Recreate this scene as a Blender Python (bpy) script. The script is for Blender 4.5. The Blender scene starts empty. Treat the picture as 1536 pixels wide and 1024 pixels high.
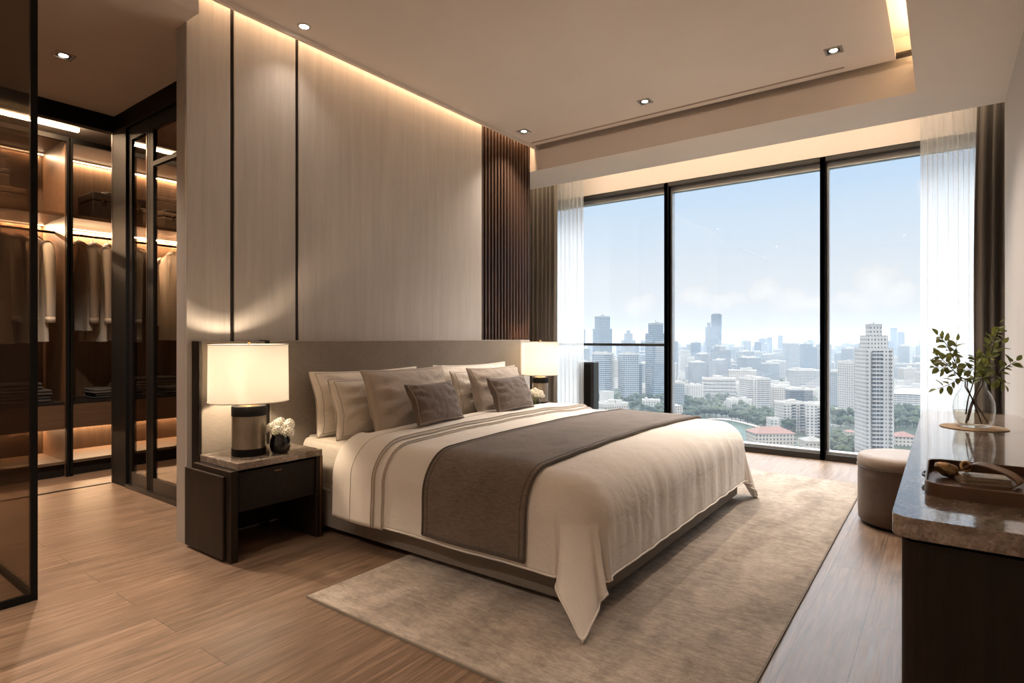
import bpy, bmesh, math, random
from mathutils import Vector, Matrix, Euler, noise

random.seed(7)
PI = math.pi
scene = bpy.context.scene
COL = scene.collection

# ------------------------------------------------------------------ camera
CAMX, CAMY, CAMZ = 3.55, 0.0, 1.2
YAW = math.radians(36.5)
FPX, CPX, HOR = 875.0, 768.0, 508.0
DIR = Vector((-math.sin(YAW), math.cos(YAW), 0))
RGT = Vector((math.cos(YAW), math.sin(YAW), 0))
cam_d = bpy.data.cameras.new('camera')
cam = bpy.data.objects.new('camera', cam_d)
COL.objects.link(cam)
cam.location = (CAMX, CAMY, CAMZ)
cam.rotation_euler = (PI / 2, 0, YAW)
cam_d.sensor_width = 36.0
cam_d.lens = FPX / 1536 * 36.0
cam_d.shift_y = -4.0 / 1536
cam_d.clip_start = 0.02
cam_d.clip_end = 30000
scene.camera = cam


def spot(px, t):
    """plan position (x, y) at depth t along the bearing of picture column px"""
    u = (px - CPX) / FPX
    p = Vector((CAMX, CAMY, 0)) + DIR * t + RGT * (u * t)
    return p.x, p.y


def height(py, t):
    return CAMZ - (py - HOR) / FPX * t


# ------------------------------------------------------------------ node materials
def new_mat(name):
    m = bpy.data.materials.new(name)
    m.use_nodes = True
    nt = m.node_tree
    nt.nodes.clear()
    out = nt.nodes.new('ShaderNodeOutputMaterial')
    return m, nt, out


def N(nt, typ, **kw):
    n = nt.nodes.new(typ)
    for k, v in kw.items():
        if k.startswith('i_'):
            n.inputs[k[2:].replace('_', ' ')].default_value = v
        else:
            setattr(n, k, v)
    return n


def L(nt, a, b):
    nt.links.new(a, b)


def rgb(c):
    return (c[0], c[1], c[2], 1.0)


def principled(nt, out, col=(0.5, 0.5, 0.5), rough=0.5, metal=0.0, spec=0.5, sheen=0.0):
    p = nt.nodes.new('ShaderNodeBsdfPrincipled')
    p.inputs['Base Color'].default_value = rgb(col)
    p.inputs['Roughness'].default_value = rough
    p.inputs['Metallic'].default_value = metal
    p.inputs['Specular IOR Level'].default_value = spec
    if sheen:
        p.inputs['Sheen Weight'].default_value = sheen
        p.inputs['Sheen Roughness'].default_value = 0.5
    L(nt, p.outputs[0], out.inputs['Surface'])
    return p


def coords(nt, scale=(1, 1, 1), rot=(0, 0, 0), kind='Object'):
    tc = N(nt, 'ShaderNodeTexCoord')
    mp = N(nt, 'ShaderNodeMapping')
    mp.inputs['Scale'].default_value = scale
    mp.inputs['Rotation'].default_value = rot
    L(nt, tc.outputs[kind], mp.inputs['Vector'])
    return mp.outputs['Vector']


def noise_tex(nt, vec, scale, detail=4, rough=0.55, dist=0.0):
    n = N(nt, 'ShaderNodeTexNoise')
    n.inputs['Scale'].default_value = scale
    n.inputs['Detail'].default_value = detail
    n.inputs['Roughness'].default_value = rough
    n.inputs['Distortion'].default_value = dist
    L(nt, vec, n.inputs['Vector'])
    return n.outputs['Fac']


def ramp(nt, fac, stops):
    r = N(nt, 'ShaderNodeValToRGB')
    el = r.color_ramp.elements
    while len(el) < len(stops):
        el.new(0.5)
    for e, (p, c) in zip(el, stops):
        e.position = p
        e.color = rgb(c) if len(c) == 3 else c
    L(nt, fac, r.inputs['Fac'])
    return r.outputs['Color']


def mix(nt, fac, a, b, mode='MIX'):
    m = N(nt, 'ShaderNodeMix', data_type='RGBA', blend_type=mode)
    for sock, v in ((0, fac), (6, a), (7, b)):
        if hasattr(v, 'links'):
            L(nt, v, m.inputs[sock])
        elif sock == 0:
            m.inputs[0].default_value = v
        else:
            m.inputs[sock].default_value = rgb(v)
    return m.outputs[2]


def math_n(nt, op, a, b=None, c=None):
    m = N(nt, 'ShaderNodeMath', operation=op)
    for i, v in enumerate((a, b, c)):
        if v is None:
            continue
        if hasattr(v, 'links'):
            L(nt, v, m.inputs[i])
        else:
            m.inputs[i].default_value = v
    return m.outputs[0]


def bump(nt, p, hgt, strength=0.2, dist=0.005):
    b = N(nt, 'ShaderNodeBump')
    b.inputs['Strength'].default_value = strength
    b.inputs['Distance'].default_value = dist
    L(nt, hgt, b.inputs['Height'])
    L(nt, b.outputs[0], p.inputs['Normal'])
    return b


def plain(name, col, rough=0.5, metal=0.0, spec=0.5, var=0.06, vscale=6.0):
    """painted / metal / lacquer surface with a faint procedural unevenness"""
    m, nt, out = new_mat(name)
    p = principled(nt, out, col, rough, metal, spec)
    f = noise_tex(nt, coords(nt), vscale, 3)
    lo = tuple(c * (1 - var) for c in col)
    hi = tuple(min(1, c * (1 + var)) for c in col)
    L(nt, ramp(nt, f, [(0.3, lo), (0.7, hi)]), p.inputs['Base Color'])
    return m


def fabric(name, col, rough=0.9, weave=420.0, var=0.12, sheen=0.15, bstr=0.25, crease=0.0, cscale=7.0):
    m, nt, out = new_mat(name)
    p = principled(nt, out, col, rough, 0, 0.25, sheen)
    v = coords(nt)
    a = noise_tex(nt, coords(nt, (weave, weave * 0.12, weave * 0.5)), 1.0, 2)
    b = noise_tex(nt, coords(nt, (weave * 0.12, weave, weave * 0.5)), 1.0, 2)
    w = math_n(nt, 'MULTIPLY', math_n(nt, 'ADD', a, b), 0.5)
    big = noise_tex(nt, v, 5.0, 4)
    f = math_n(nt, 'ADD', math_n(nt, 'MULTIPLY', w, 0.7), math_n(nt, 'MULTIPLY', big, 0.3))
    lo = tuple(c * (1 - var) for c in col)
    hi = tuple(min(1, c * (1 + var)) for c in col)
    L(nt, ramp(nt, f, [(0.35, lo), (0.65, hi)]), p.inputs['Base Color'])
    b0 = bump(nt, p, w, bstr, 0.002)
    if crease:
        c1 = noise_tex(nt, coords(nt, (1.0, 0.55, 1.0)), cscale, 3, 0.5, 1.2)
        c2 = noise_tex(nt, coords(nt, (1.0, 1.0, 0.5)), cscale * 2.3, 2, 0.5, 0.8)
        cr = math_n(nt, 'ADD', math_n(nt, 'ABSOLUTE', math_n(nt, 'SUBTRACT', c1, 0.5)), math_n(nt, 'MULTIPLY', c2, 0.35))
        b1 = N(nt, 'ShaderNodeBump')
        b1.inputs['Strength'].default_value = crease
        b1.inputs['Distance'].default_value = 0.03
        L(nt, cr, b1.inputs['Height'])
        L(nt, b1.outputs[0], b0.inputs['Normal'])
    return m


def wood(name, c1, c2, rough=0.45, axis='z', scale=1.0, spec=0.5, bstr=0.1):
    """straight-grained veneer, grain along the given axis"""
    m, nt, out = new_mat(name)
    p = principled(nt, out, c1, rough, 0, spec)
    sc = {'x': (1.2, 22, 22), 'y': (22, 1.2, 22), 'z': (22, 22, 1.2)}[axis]
    sc = tuple(s * scale for s in sc)
    v = coords(nt, sc)
    f = noise_tex(nt, v, 1.0, 6, 0.6, 0.6)
    f2 = noise_tex(nt, coords(nt, tuple(s * 6 for s in sc)), 1.0, 3)
    g = math_n(nt, 'ADD', math_n(nt, 'MULTIPLY', f, 0.65), math_n(nt, 'MULTIPLY', f2, 0.35))
    L(nt, ramp(nt, g, [(0.3, c1), (0.7, c2)]), p.inputs['Base Color'])
    bump(nt, p, f2, bstr, 0.001)
    return m


def marble(name):
    m, nt, out = new_mat(name)
    p = principled(nt, out, (0.3, 0.25, 0.2), 0.09, 0, 0.6)
    v = coords(nt, (3.2, 1.5, 3.2))
    big = noise_tex(nt, v, 3.0, 8, 0.65, 1.6)
    fine = noise_tex(nt, v, 14.0, 8, 0.7, 2.2)
    f = math_n(nt, 'ADD', math_n(nt, 'MULTIPLY', big, 0.55), math_n(nt, 'MULTIPLY', fine, 0.45))
    base = ramp(nt, f, [(0.32, (0.085, 0.062, 0.048)), (0.46, (0.19, 0.148, 0.118)), (0.57, (0.31, 0.255, 0.21)), (0.70, (0.50, 0.43, 0.36))])
    vn = noise_tex(nt, coords(nt, (2.2, 1.1, 2.2)), 4.0, 6, 0.6, 2.5)
    vein = math_n(nt, 'ABSOLUTE', math_n(nt, 'SUBTRACT', vn, 0.5))
    veinc = ramp(nt, vein, [(0.0, (0.62, 0.56, 0.48)), (0.022, (0, 0, 0))])
    L(nt, mix(nt, 0.16, base, veinc, 'ADD'), p.inputs['Base Color'])
    p.inputs['Coat Weight'].default_value = 0.25
    p.inputs['Coat Roughness'].default_value = 0.04
    return m


def floor_mat():
    m, nt, out = new_mat('oak_planks')
    p = principled(nt, out, (0.3, 0.2, 0.13), 0.36, 0, 0.45)
    tc = N(nt, 'ShaderNodeTexCoord')
    sep = N(nt, 'ShaderNodeSeparateXYZ')
    L(nt, tc.outputs['Object'], sep.inputs[0])
    cmb = N(nt, 'ShaderNodeCombineXYZ')
    L(nt, sep.outputs['Y'], cmb.inputs['X'])
    L(nt, math_n(nt, 'ADD', sep.outputs['X'], 0.0), cmb.inputs['Y'])
    br = N(nt, 'ShaderNodeTexBrick', offset=0.37, offset_frequency=2)
    br.inputs['Color1'].default_value = (0, 0, 0, 1)
    br.inputs['Color2'].default_value = (1, 1, 1, 1)
    br.inputs['Mortar'].default_value = (0.5, 0.5, 0.5, 1)
    br.inputs['Scale'].default_value = 1.0
    br.inputs['Mortar Size'].default_value = 0.0016
    br.inputs['Mortar Smooth'].default_value = 0.2
    br.inputs['Brick Width'].default_value = 1.75
    br.inputs['Row Height'].default_value = 0.205
    L(nt, cmb.outputs[0], br.inputs['Vector'])
    rnd = N(nt, 'ShaderNodeSeparateColor')
    L(nt, br.outputs['Color'], rnd.inputs[0])
    off = N(nt, 'ShaderNodeCombineXYZ')
    L(nt, math_n(nt, 'MULTIPLY', rnd.outputs[0], 7.0), off.inputs['X'])
    L(nt, math_n(nt, 'MULTIPLY', rnd.outputs[0], 3.0), off.inputs['Z'])
    vadd = N(nt, 'ShaderNodeVectorMath', operation='ADD')
    L(nt, tc.outputs['Object'], vadd.inputs[0])
    L(nt, off.outputs[0], vadd.inputs[1])
    mp = N(nt, 'ShaderNodeMapping')
    mp.inputs['Scale'].default_value = (13, 0.8, 9)
    L(nt, vadd.outputs[0], mp.inputs['Vector'])
    g1 = noise_tex(nt, mp.outputs[0], 1.5, 8, 0.68, 2.2)
    mp2 = N(nt, 'ShaderNodeMapping')
    mp2.inputs['Scale'].default_value = (120, 4, 30)
    L(nt, vadd.outputs[0], mp2.inputs['Vector'])
    g2 = noise_tex(nt, mp2.outputs[0], 1.0, 3)
    g = math_n(nt, 'ADD', math_n(nt, 'MULTIPLY', g1, 0.6), math_n(nt, 'MULTIPLY', g2, 0.4))
    c = ramp(nt, g, [(0.34, (0.083, 0.049, 0.030)), (0.5, (0.172, 0.110, 0.070)), (0.66, (0.280, 0.190, 0.130))])
    tone = ramp(nt, rnd.outputs[0], [(0.0, (0.86, 0.85, 0.84)), (1.0, (1.08, 1.07, 1.06))])
    c = mix(nt, 1.0, c, tone, 'MULTIPLY')
    c = mix(nt, br.outputs['Fac'], c, (0.06, 0.038, 0.025))
    L(nt, c, p.inputs['Base Color'])
    L(nt, ramp(nt, g2, [(0.3, (0.33,) * 3), (0.7, (0.45,) * 3)]), p.inputs['Roughness'])
    h = math_n(nt, 'SUBTRACT', math_n(nt, 'MULTIPLY', g2, 0.25), br.outputs['Fac'])
    bump(nt, p, h, 0.25, 0.0015)
    return m


def rug_mat():
    m, nt, out = new_mat('rug_pile')
    p = principled(nt, out, (0.4, 0.35, 0.28), 0.95, 0, 0.1, 0.3)
    a = noise_tex(nt, coords(nt, (2.6, 0.9, 1)), 1.6, 6, 0.65, 0.4)
    b = noise_tex(nt, coords(nt, (26, 70, 30)), 1.0, 5, 0.8)
    d = noise_tex(nt, coords(nt, (9, 26, 9)), 1.0, 5, 0.75, 0.5)
    e = noise_tex(nt, coords(nt, (240, 240, 240)), 1.0, 2)
    f = math_n(nt, 'ADD', math_n(nt, 'MULTIPLY', a, 0.38), math_n(nt, 'MULTIPLY', d, 0.30))
    f = math_n(nt, 'ADD', f, math_n(nt, 'MULTIPLY', b, 0.32))
    c = ramp(nt, f, [(0.40, (0.19, 0.148, 0.112)), (0.5, (0.355, 0.288, 0.226)), (0.60, (0.54, 0.455, 0.37))])
    c = mix(nt, 0.35, c, ramp(nt, e, [(0.3, (0.55,) * 3), (0.7, (1.25,) * 3)]), 'MULTIPLY')
    L(nt, c, p.inputs['Base Color'])
    bump(nt, p, math_n(nt, 'ADD', b, e), 0.8, 0.006)
    return m


def schlick(nt, f0=0.04, gain=0.9):
    lw = N(nt, 'ShaderNodeLayerWeight')
    lw.inputs['Blend'].default_value = 0.5
    k = math_n(nt, 'POWER', lw.outputs['Facing'], 5.0)
    return math_n(nt, 'ADD', math_n(nt, 'MULTIPLY', k, gain), f0)


def tinted_glass(name, tint=(0.6, 0.6, 0.6), refl=0.06, rough=0.0):
    m, nt, out = new_mat(name)
    t = N(nt, 'ShaderNodeBsdfTransparent')
    t.inputs[0].default_value = rgb(tint)
    g = N(nt, 'ShaderNodeBsdfGlossy')
    g.inputs['Roughness'].default_value = rough
    g.inputs['Color'].default_value = (0.9, 0.9, 0.9, 1)
    ms = N(nt, 'ShaderNodeMixShader')
    L(nt, schlick(nt, refl), ms.inputs[0])
    L(nt, t.outputs[0], ms.inputs[1])
    L(nt, g.outputs[0], ms.inputs[2])
    L(nt, ms.outputs[0], out.inputs['Surface'])
    return m


def sheer_mat(name, col, transp):
    m, nt, out = new_mat(name)
    d = N(nt, 'ShaderNodeBsdfDiffuse')
    d.inputs[0].default_value = rgb(col)
    tl = N(nt, 'ShaderNodeBsdfTranslucent')
    tl.inputs[0].default_value = rgb(col)
    t = N(nt, 'ShaderNodeBsdfTransparent')
    a = N(nt, 'ShaderNodeMixShader')
    a.inputs[0].default_value = 0.72
    L(nt, d.outputs[0], a.inputs[1])
    L(nt, tl.outputs[0], a.inputs[2])
    b = N(nt, 'ShaderNodeMixShader')
    w = noise_tex(nt, coords(nt, (160, 160, 3)), 1.0, 2)
    L(nt, ramp(nt, w, [(0.3, (transp - 0.08,) * 3), (0.7, (transp + 0.08,) * 3)]), b.inputs[0])
    L(nt, a.outputs[0], b.inputs[1])
    L(nt, t.outputs[0], b.inputs[2])
    L(nt, b.outputs[0], out.inputs['Surface'])
    return m


def shade_mat(name, col):
    m, nt, out = new_mat(name)
    d = N(nt, 'ShaderNodeBsdfDiffuse')
    d.inputs[0].default_value = rgb(col)
    tl = N(nt, 'ShaderNodeBsdfTranslucent')
    tl.inputs[0].default_value = rgb(col)
    w = noise_tex(nt, coords(nt, (300, 300, 300)), 1.0, 2)
    cc = ramp(nt, w, [(0.3, tuple(c * 0.95 for c in col)), (0.7, col)])
    L(nt, cc, d.inputs[0])
    L(nt, cc, tl.inputs[0])
    a = N(nt, 'ShaderNodeMixShader')
    a.inputs[0].default_value = 0.82
    L(nt, d.outputs[0], a.inputs[1])
    L(nt, tl.outputs[0], a.inputs[2])
    L(nt, a.outputs[0], out.inputs['Surface'])
    return m


def glow(name, col, strength):
    m, nt, out = new_mat(name)
    e = N(nt, 'ShaderNodeEmission')
    e.inputs[0].default_value = rgb(col)
    e.inputs[1].default_value = strength
    L(nt, e.outputs[0], out.inputs['Surface'])
    return m


def facade(name, wall, glass, bay=3.6, floor=3.3, fu=0.6, fv=0.55, rough=0.35, var=0.5):
    """procedural curtain wall / window grid in metres from the mesh's UVs"""
    m, nt, out = new_mat(name)
    p = principled(nt, out, wall, 0.7)
    uv = N(nt, 'ShaderNodeUVMap')
    s = N(nt, 'ShaderNodeSeparateXYZ')
    L(nt, uv.outputs[0], s.inputs[0])
    u = math_n(nt, 'DIVIDE', s.outputs['X'], bay)
    v = math_n(nt, 'DIVIDE', s.outputs['Y'], floor)
    mu = math_n(nt, 'LESS_THAN', math_n(nt, 'FRACT', u), fu)
    mv = math_n(nt, 'LESS_THAN', math_n(nt, 'FRACT', v), fv)
    msk = math_n(nt, 'MULTIPLY', mu, mv)
    cell = N(nt, 'ShaderNodeCombineXYZ')
    L(nt, math_n(nt, 'FLOOR', u), cell.inputs[0])
    L(nt, math_n(nt, 'FLOOR', v), cell.inputs[1])
    wn = N(nt, 'ShaderNodeTexWhiteNoise', noise_dimensions='2D')
    L(nt, cell.outputs[0], wn.inputs['Vector'])
    lo = tuple(c * (1 - var) for c in glass)
    hi = tuple(min(1, c * (1 + var)) for c in glass)
    gc = ramp(nt, wn.outputs['Value'], [(0.0, lo), (1.0, hi)])
    big = noise_tex(nt, coords(nt), 0.06, 4)
    wc = ramp(nt, big, [(0.3, tuple(c * 0.88 for c in wall)), (0.7, wall)])
    L(nt, mix(nt, msk, wc, gc), p.inputs['Base Color'])
    rr = N(nt, 'ShaderNodeMapRange')
    rr.inputs['To Min'].default_value = 0.8
    rr.inputs['To Max'].default_value = rough
    L(nt, msk, rr.inputs['Value'])
    L(nt, rr.outputs[0], p.inputs['Roughness'])
    return m


# ------------------------------------------------------------------ mesh helpers
def finish(name, bm, mat, parent=None, smooth=False, origin=None, auto=None):
    if origin is not None:
        bmesh.ops.translate(bm, verts=bm.verts, vec=-Vector(origin))
    me = bpy.data.meshes.new(name)
    bm.normal_update()
    bm.to_mesh(me)
    bm.free()
    for m in (mat if isinstance(mat, (list, tuple)) else [mat]):
        me.materials.append(m)
    if smooth:
        me.polygons.foreach_set('use_smooth', [True] * len(me.polygons))
        if auto:
            try:
                me.set_sharp_from_angle(angle=math.radians(auto))
            except Exception:
                pass
    o = bpy.data.objects.new(name, me)
    COL.objects.link(o)
    if parent is not None:
        o.parent = parent
    return o


def part(root, name, bm, mat, smooth=False, auto=None, label=None):
    """a part modelled in world coordinates, parented to its thing (or to a part)"""
    r = root
    org = Vector((0, 0, 0))
    while r is not None:
        org += Vector(r.location)
        r = r.parent
    o = finish(name, bm, mat, root, smooth, org, auto)
    if label:
        o['label'] = label
    return o


def tag(o, label, cat, group=None, kind=None):
    if label:
        o['label'] = label
    if cat:
        o['category'] = cat
    if group:
        o['group'] = group
    if kind:
        o['kind'] = kind
    return o


def thing(name, label, cat, loc, group=None):
    o = bpy.data.objects.new(name, None)
    COL.objects.link(o)
    o.location = loc
    o.empty_display_size = 0.1
    return tag(o, label, cat, group)


def struct(name, bm, mat, parent=None, smooth=False, label=None):
    o = finish(name, bm, mat, parent, smooth)
    if parent is None:
        o['kind'] = 'structure'
    if label:
        o['label'] = label
    return o


def copy_thing(src, label=None):
    c = src.copy()
    COL.objects.link(c)
    for ch in [k for k in bpy.data.objects if k.parent == src]:
        d = ch.copy()
        COL.objects.link(d)
        d.parent = c
        for g in [k for k in bpy.data.objects if k.parent == ch]:
            e = g.copy()
            COL.objects.link(e)
            e.parent = d
    if label:
        c['label'] = label
    return c


def BM():
    return bmesh.new()


def box(bm, x0, x1, y0, y1, z0, z1, bev=0.0, seg=2, mi=0):
    vs = [bm.verts.new((x, y, z)) for x in (x0, x1) for y in (y0, y1) for z in (z0, z1)]
    quads = [(0, 1, 3, 2), (4, 6, 7, 5), (0, 4, 5, 1), (2, 3, 7, 6), (0, 2, 6, 4), (1, 5, 7, 3)]
    fs = [bm.faces.new([vs[i] for i in q]) for q in quads]
    for f in fs:
        f.material_index = mi
    if bev > 0:
        es = {e for f in fs for e in f.edges}
        r = bmesh.ops.bevel(bm, geom=list(es), offset=bev, segments=seg, affect='EDGES', profile=0.5)
        for f in r['faces']:
            f.material_index = mi
    return bm


def prism(bm, pts, z0, z1, bev=0.0, seg=2, mi=0, top_mi=None):
    """vertical prism over a counter-clockwise outline"""
    lo = [bm.verts.new((p[0], p[1], z0)) for p in pts]
    hi = [bm.verts.new((p[0], p[1], z1)) for p in pts]
    n = len(pts)
    fs = []
    for i in range(n):
        j = (i + 1) % n
        fs.append(bm.faces.new((lo[i], lo[j], hi[j], hi[i])))
    t = bm.faces.new(hi)
    b = bm.faces.new(list(reversed(lo)))
    for f in fs + [t, b]:
        f.material_index = mi
    if top_mi is not None:
        t.material_index = top_mi
    if bev > 0:
        es = [e for e in list(t.edges) + list(b.edges)]
        bmesh.ops.bevel(bm, geom=es, offset=bev, segments=seg, affect='EDGES', profile=0.5)
    return fs, t


def rrect(x0, x1, y0, y1, r, seg=6, rs=None):
    """rounded-rectangle outline; rs = radii of the corners (x0y0, x1y0, x1y1, x0y1)"""
    rs = rs or (r, r, r, r)
    pts = []
    for (cx, cy, a0, q, sx, sy) in ((x0, y0, PI, rs[0], 1, 1), (x1, y0, 1.5 * PI, rs[1], -1, 1), (x1, y1, 0, rs[2], -1, -1), (x0, y1, 0.5 * PI, rs[3], 1, -1)):
        if q <= 1e-6:
            pts.append((cx, cy))
            continue
        for k in range(seg + 1):
            a = a0 + k / seg * PI / 2
            pts.append((cx + sx * q + q * math.cos(a), cy + sy * q + q * math.sin(a)))
    return pts


def lathe(bm, prof, cx, cy, seg=40, mi=0):
    """surface of revolution from (radius, z) points, closed on the axis where radius is 0"""
    rings = []
    for r, z in prof:
        if r < 1e-6:
            rings.append([bm.verts.new((cx, cy, z))])
        else:
            rings.append([bm.verts.new((cx + r * math.cos(2 * PI * k / seg), cy + r * math.sin(2 * PI * k / seg), z)) for k in range(seg)])
    for a, b in zip(rings, rings[1:]):
        for k in range(seg):
            j = (k + 1) % seg
            if len(a) == 1 and len(b) == 1:
                continue
            if len(a) == 1:
                f = bm.faces.new((a[0], b[j], b[k]))
            elif len(b) == 1:
                f = bm.faces.new((a[k], a[j], b[0]))
            else:
                f = bm.faces.new((a[k], a[j], b[j], b[k]))
            f.material_index = mi
    bmesh.ops.recalc_face_normals(bm, faces=bm.faces)
    return bm


def tube(bm, pts, rad, seg=8, closed=False, cap=True):
    """round tube along points; rad is a number or one per point"""
    pts = [Vector(p) for p in pts]
    n = len(pts)
    rr = rad if isinstance(rad, (list, tuple)) else [rad] * n
    rings = []
    up = Vector((0, 0, 1))
    prev = None
    for i, p in enumerate(pts):
        if closed:
            d = pts[(i + 1) % n] - pts[i - 1]
        else:
            d = pts[min(i + 1, n - 1)] - pts[max(i - 1, 0)]
        d = d.normalized() if d.length > 1e-9 else Vector((0, 0, 1))
        if prev is None:
            s = d.cross(up)
            if s.length < 1e-3:
                s = d.cross(Vector((1, 0, 0)))
        else:
            s = prev - d * prev.dot(d)
            if s.length < 1e-4:
                s = d.cross(up)
        s.normalize()
        prev = s
        t = d.cross(s)
        rings.append([bm.verts.new(p + (s * math.cos(2 * PI * k / seg) + t * math.sin(2 * PI * k / seg)) * rr[i]) for k in range(seg)])
    m = n if closed else n - 1
    for i in range(m):
        a, b = rings[i], rings[(i + 1) % n]
        for k in range(seg):
            j = (k + 1) % seg
            bm.faces.new((a[k], a[j], b[j], b[k]))
    if cap and not closed:
        bm.faces.new(list(reversed(rings[0])))
        bm.faces.new(rings[-1])
    bmesh.ops.recalc_face_normals(bm, faces=bm.faces)
    return bm


def grid(bm, nu, nv, fn, closed_u=False):
    vs = [[bm.verts.new(fn(i, j)) for j in range(nv)] for i in range(nu)]
    for i in range(nu if closed_u else nu - 1):
        for j in range(nv - 1):
            a, b = vs[i], vs[(i + 1) % nu]
            bm.faces.new((a[j], b[j], b[j + 1], a[j + 1]))
    return vs


def smooth_path(pts, n=24):
    """Catmull-Rom through the points"""
    P = [Vector(p) for p in pts]
    P = [P[0] * 2 - P[1]] + P + [P[-1] * 2 - P[-2]]
    out = []
    segs = len(P) - 3
    for s in range(segs):
        a, b, c, d = P[s:s + 4]
        k = max(2, n // segs)
        for i in range(k + (1 if s == segs - 1 else 0)):
            t = i / k
            out.append(0.5 * ((2 * b) + (c - a) * t + (2 * a - 5 * b + 4 * c - d) * t * t + (3 * b - a - 3 * c + d) * t ** 3))
    return out


def area_light(name, loc, rot, sx, sy, power, col, spread=PI):
    d = bpy.data.lights.new(name, 'AREA')
    d.shape = 'RECTANGLE'
    d.size, d.size_y = sx, sy
    d.energy = power
    d.color = col
    d.spread = spread
    o = bpy.data.objects.new(name, d)
    o.location = loc
    o.rotation_euler = rot
    COL.objects.link(o)
    return o


def spot_light(name, loc, power, col, size=100, blend=0.8, rad=0.03, tilt=(0, 0, 0)):
    d = bpy.data.lights.new(name, 'SPOT')
    d.energy = power
    d.color = col
    d.spot_size = math.radians(size)
    d.spot_blend = blend
    d.shadow_soft_size = rad
    o = bpy.data.objects.new(name, d)
    o.location = loc
    o.rotation_euler = tilt
    COL.objects.link(o)
    return o


def point_light(name, loc, power, col, rad=0.04):
    d = bpy.data.lights.new(name, 'POINT')
    d.energy = power
    d.color = col
    d.shadow_soft_size = rad
    o = bpy.data.objects.new(name, d)
    o.location = loc
    COL.objects.link(o)
    return o


WARM = (1.0, 0.64, 0.37)
WARM2 = (1.0, 0.84, 0.70)

M = {}
M['ceiling'] = plain('ceiling_paint', (0.84, 0.765, 0.705), 0.9, 0, 0.2, 0.02, 2)
M['panel'] = wood('greige_wall_panel', (0.47, 0.435, 0.40), (0.60, 0.56, 0.52), 0.55, 'z', 0.9, 0.3, 0.08)
M['wall'] = plain('greige_wall_paint', (0.47, 0.43, 0.39), 0.85, 0, 0.2, 0.04, 3)
M['wall_light'] = wood('pale_wall_panel', (0.56, 0.52, 0.48), (0.64, 0.6, 0.56), 0.6, 'z', 0.7, 0.3, 0.05)
M['bronze_dark'] = plain('dark_bronze', (0.028, 0.022, 0.018), 0.32, 0.6, 0.5, 0.2)
M['bronze'] = plain('bronze', (0.17, 0.105, 0.062), 0.3, 0.9, 0.5, 0.12)
M['brass'] = plain('brass', (0.62, 0.42, 0.2), 0.25, 1.0, 0.5, 0.08)
M['black'] = plain('black_metal', (0.007, 0.0065, 0.006), 0.55, 0.0, 0.12, 0.1)
M['frame'] = plain('anthracite_aluminium', (0.035, 0.034, 0.033), 0.34, 0.35, 0.5, 0.1)
M['frame_light'] = plain('brushed_aluminium', (0.42, 0.43, 0.44), 0.35, 0.7, 0.5, 0.06)
M['dark_wood'] = wood('dark_stained_oak', (0.009, 0.007, 0.006), (0.021, 0.016, 0.013), 0.42, 'x', 1.2, 0.2, 0.1)
M['dark_wood_v'] = wood('dark_stained_oak_upright', (0.013, 0.009, 0.007), (0.027, 0.018, 0.013), 0.4, 'z', 1.2, 0.2, 0.1)
M['slat'] = wood('walnut_slats', (0.035, 0.018, 0.011), (0.075, 0.04, 0.024), 0.4, 'z', 1.0, 0.4, 0.1)
M['walnut'] = wood('walnut_veneer', (0.075, 0.040, 0.022), (0.14, 0.078, 0.043), 0.4, 'y', 1.0, 0.4, 0.08)
M['walnut_back'] = wood('walnut_back_panel', (0.10, 0.062, 0.038), (0.165, 0.106, 0.066), 0.5, 'z', 1.0, 0.3, 0.06)
M['marble'] = marble('brown_marble')
M['floor'] = floor_mat()
M['rug'] = rug_mat()
M['rug_edge'] = fabric('rug_binding', (0.2, 0.165, 0.13), 0.95, 300)
M['headboard'] = fabric('headboard_textile', (0.235, 0.2, 0.165), 0.9, 240, 0.14, 0.2, 0.3)
M['bed_base'] = fabric('bed_base_textile', (0.2, 0.165, 0.135), 0.9, 240, 0.12, 0.2, 0.3)
M['sheet'] = fabric('cream_sheet', (0.72, 0.655, 0.57), 0.85, 500, 0.03, 0.1, 0.08, 0.35)
M['duvet'] = fabric('cream_duvet_linen', (0.72, 0.66, 0.595), 0.85, 330, 0.07, 0.12, 0.22, 0.3, 5.0)
M['pillow'] = fabric('ivory_cotton', (0.74, 0.68, 0.61), 0.85, 500, 0.03, 0.1, 0.08, 0.6, 9.0)
M['taupe'] = fabric('taupe_linen', (0.44, 0.375, 0.315), 0.85, 380, 0.08, 0.15, 0.2, 0.3, 11.0)
M['fold'] = fabric('cream_sateen', (0.74, 0.68, 0.61), 0.8, 500, 0.03, 0.1, 0.08)
M['brown'] = fabric('brown_weave', (0.135, 0.10, 0.083), 0.8, 300, 0.25, 0.25, 0.35, 0.4, 10.0)
M['runner'] = fabric('brown_runner_weave', (0.135, 0.105, 0.083), 0.85, 230, 0.4, 0.2, 0.5)
M['runner_edge'] = fabric('brown_runner_hem', (0.085, 0.065, 0.052), 0.85, 230, 0.2, 0.1, 0.2)
M['piping'] = fabric('taupe_piping', (0.36, 0.31, 0.26), 0.8, 400, 0.05)
M['drape'] = fabric('taupe_drape', (0.2, 0.168, 0.135), 0.9, 300, 0.1, 0.3, 0.15)
M['drape_dark'] = fabric('dark_taupe_drape', (0.135, 0.115, 0.098), 0.9, 300, 0.1, 0.3, 0.15)
M['sheer'] = sheer_mat('white_voile', (0.93, 0.93, 0.93), 0.45)
M['shade'] = shade_mat('ivory_lampshade', (0.96, 0.94, 0.90))
M['lamp_body'] = plain('smoked_bronze_glaze', (0.23, 0.185, 0.14), 0.16, 0.35, 0.6, 0.12, 12)
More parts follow.
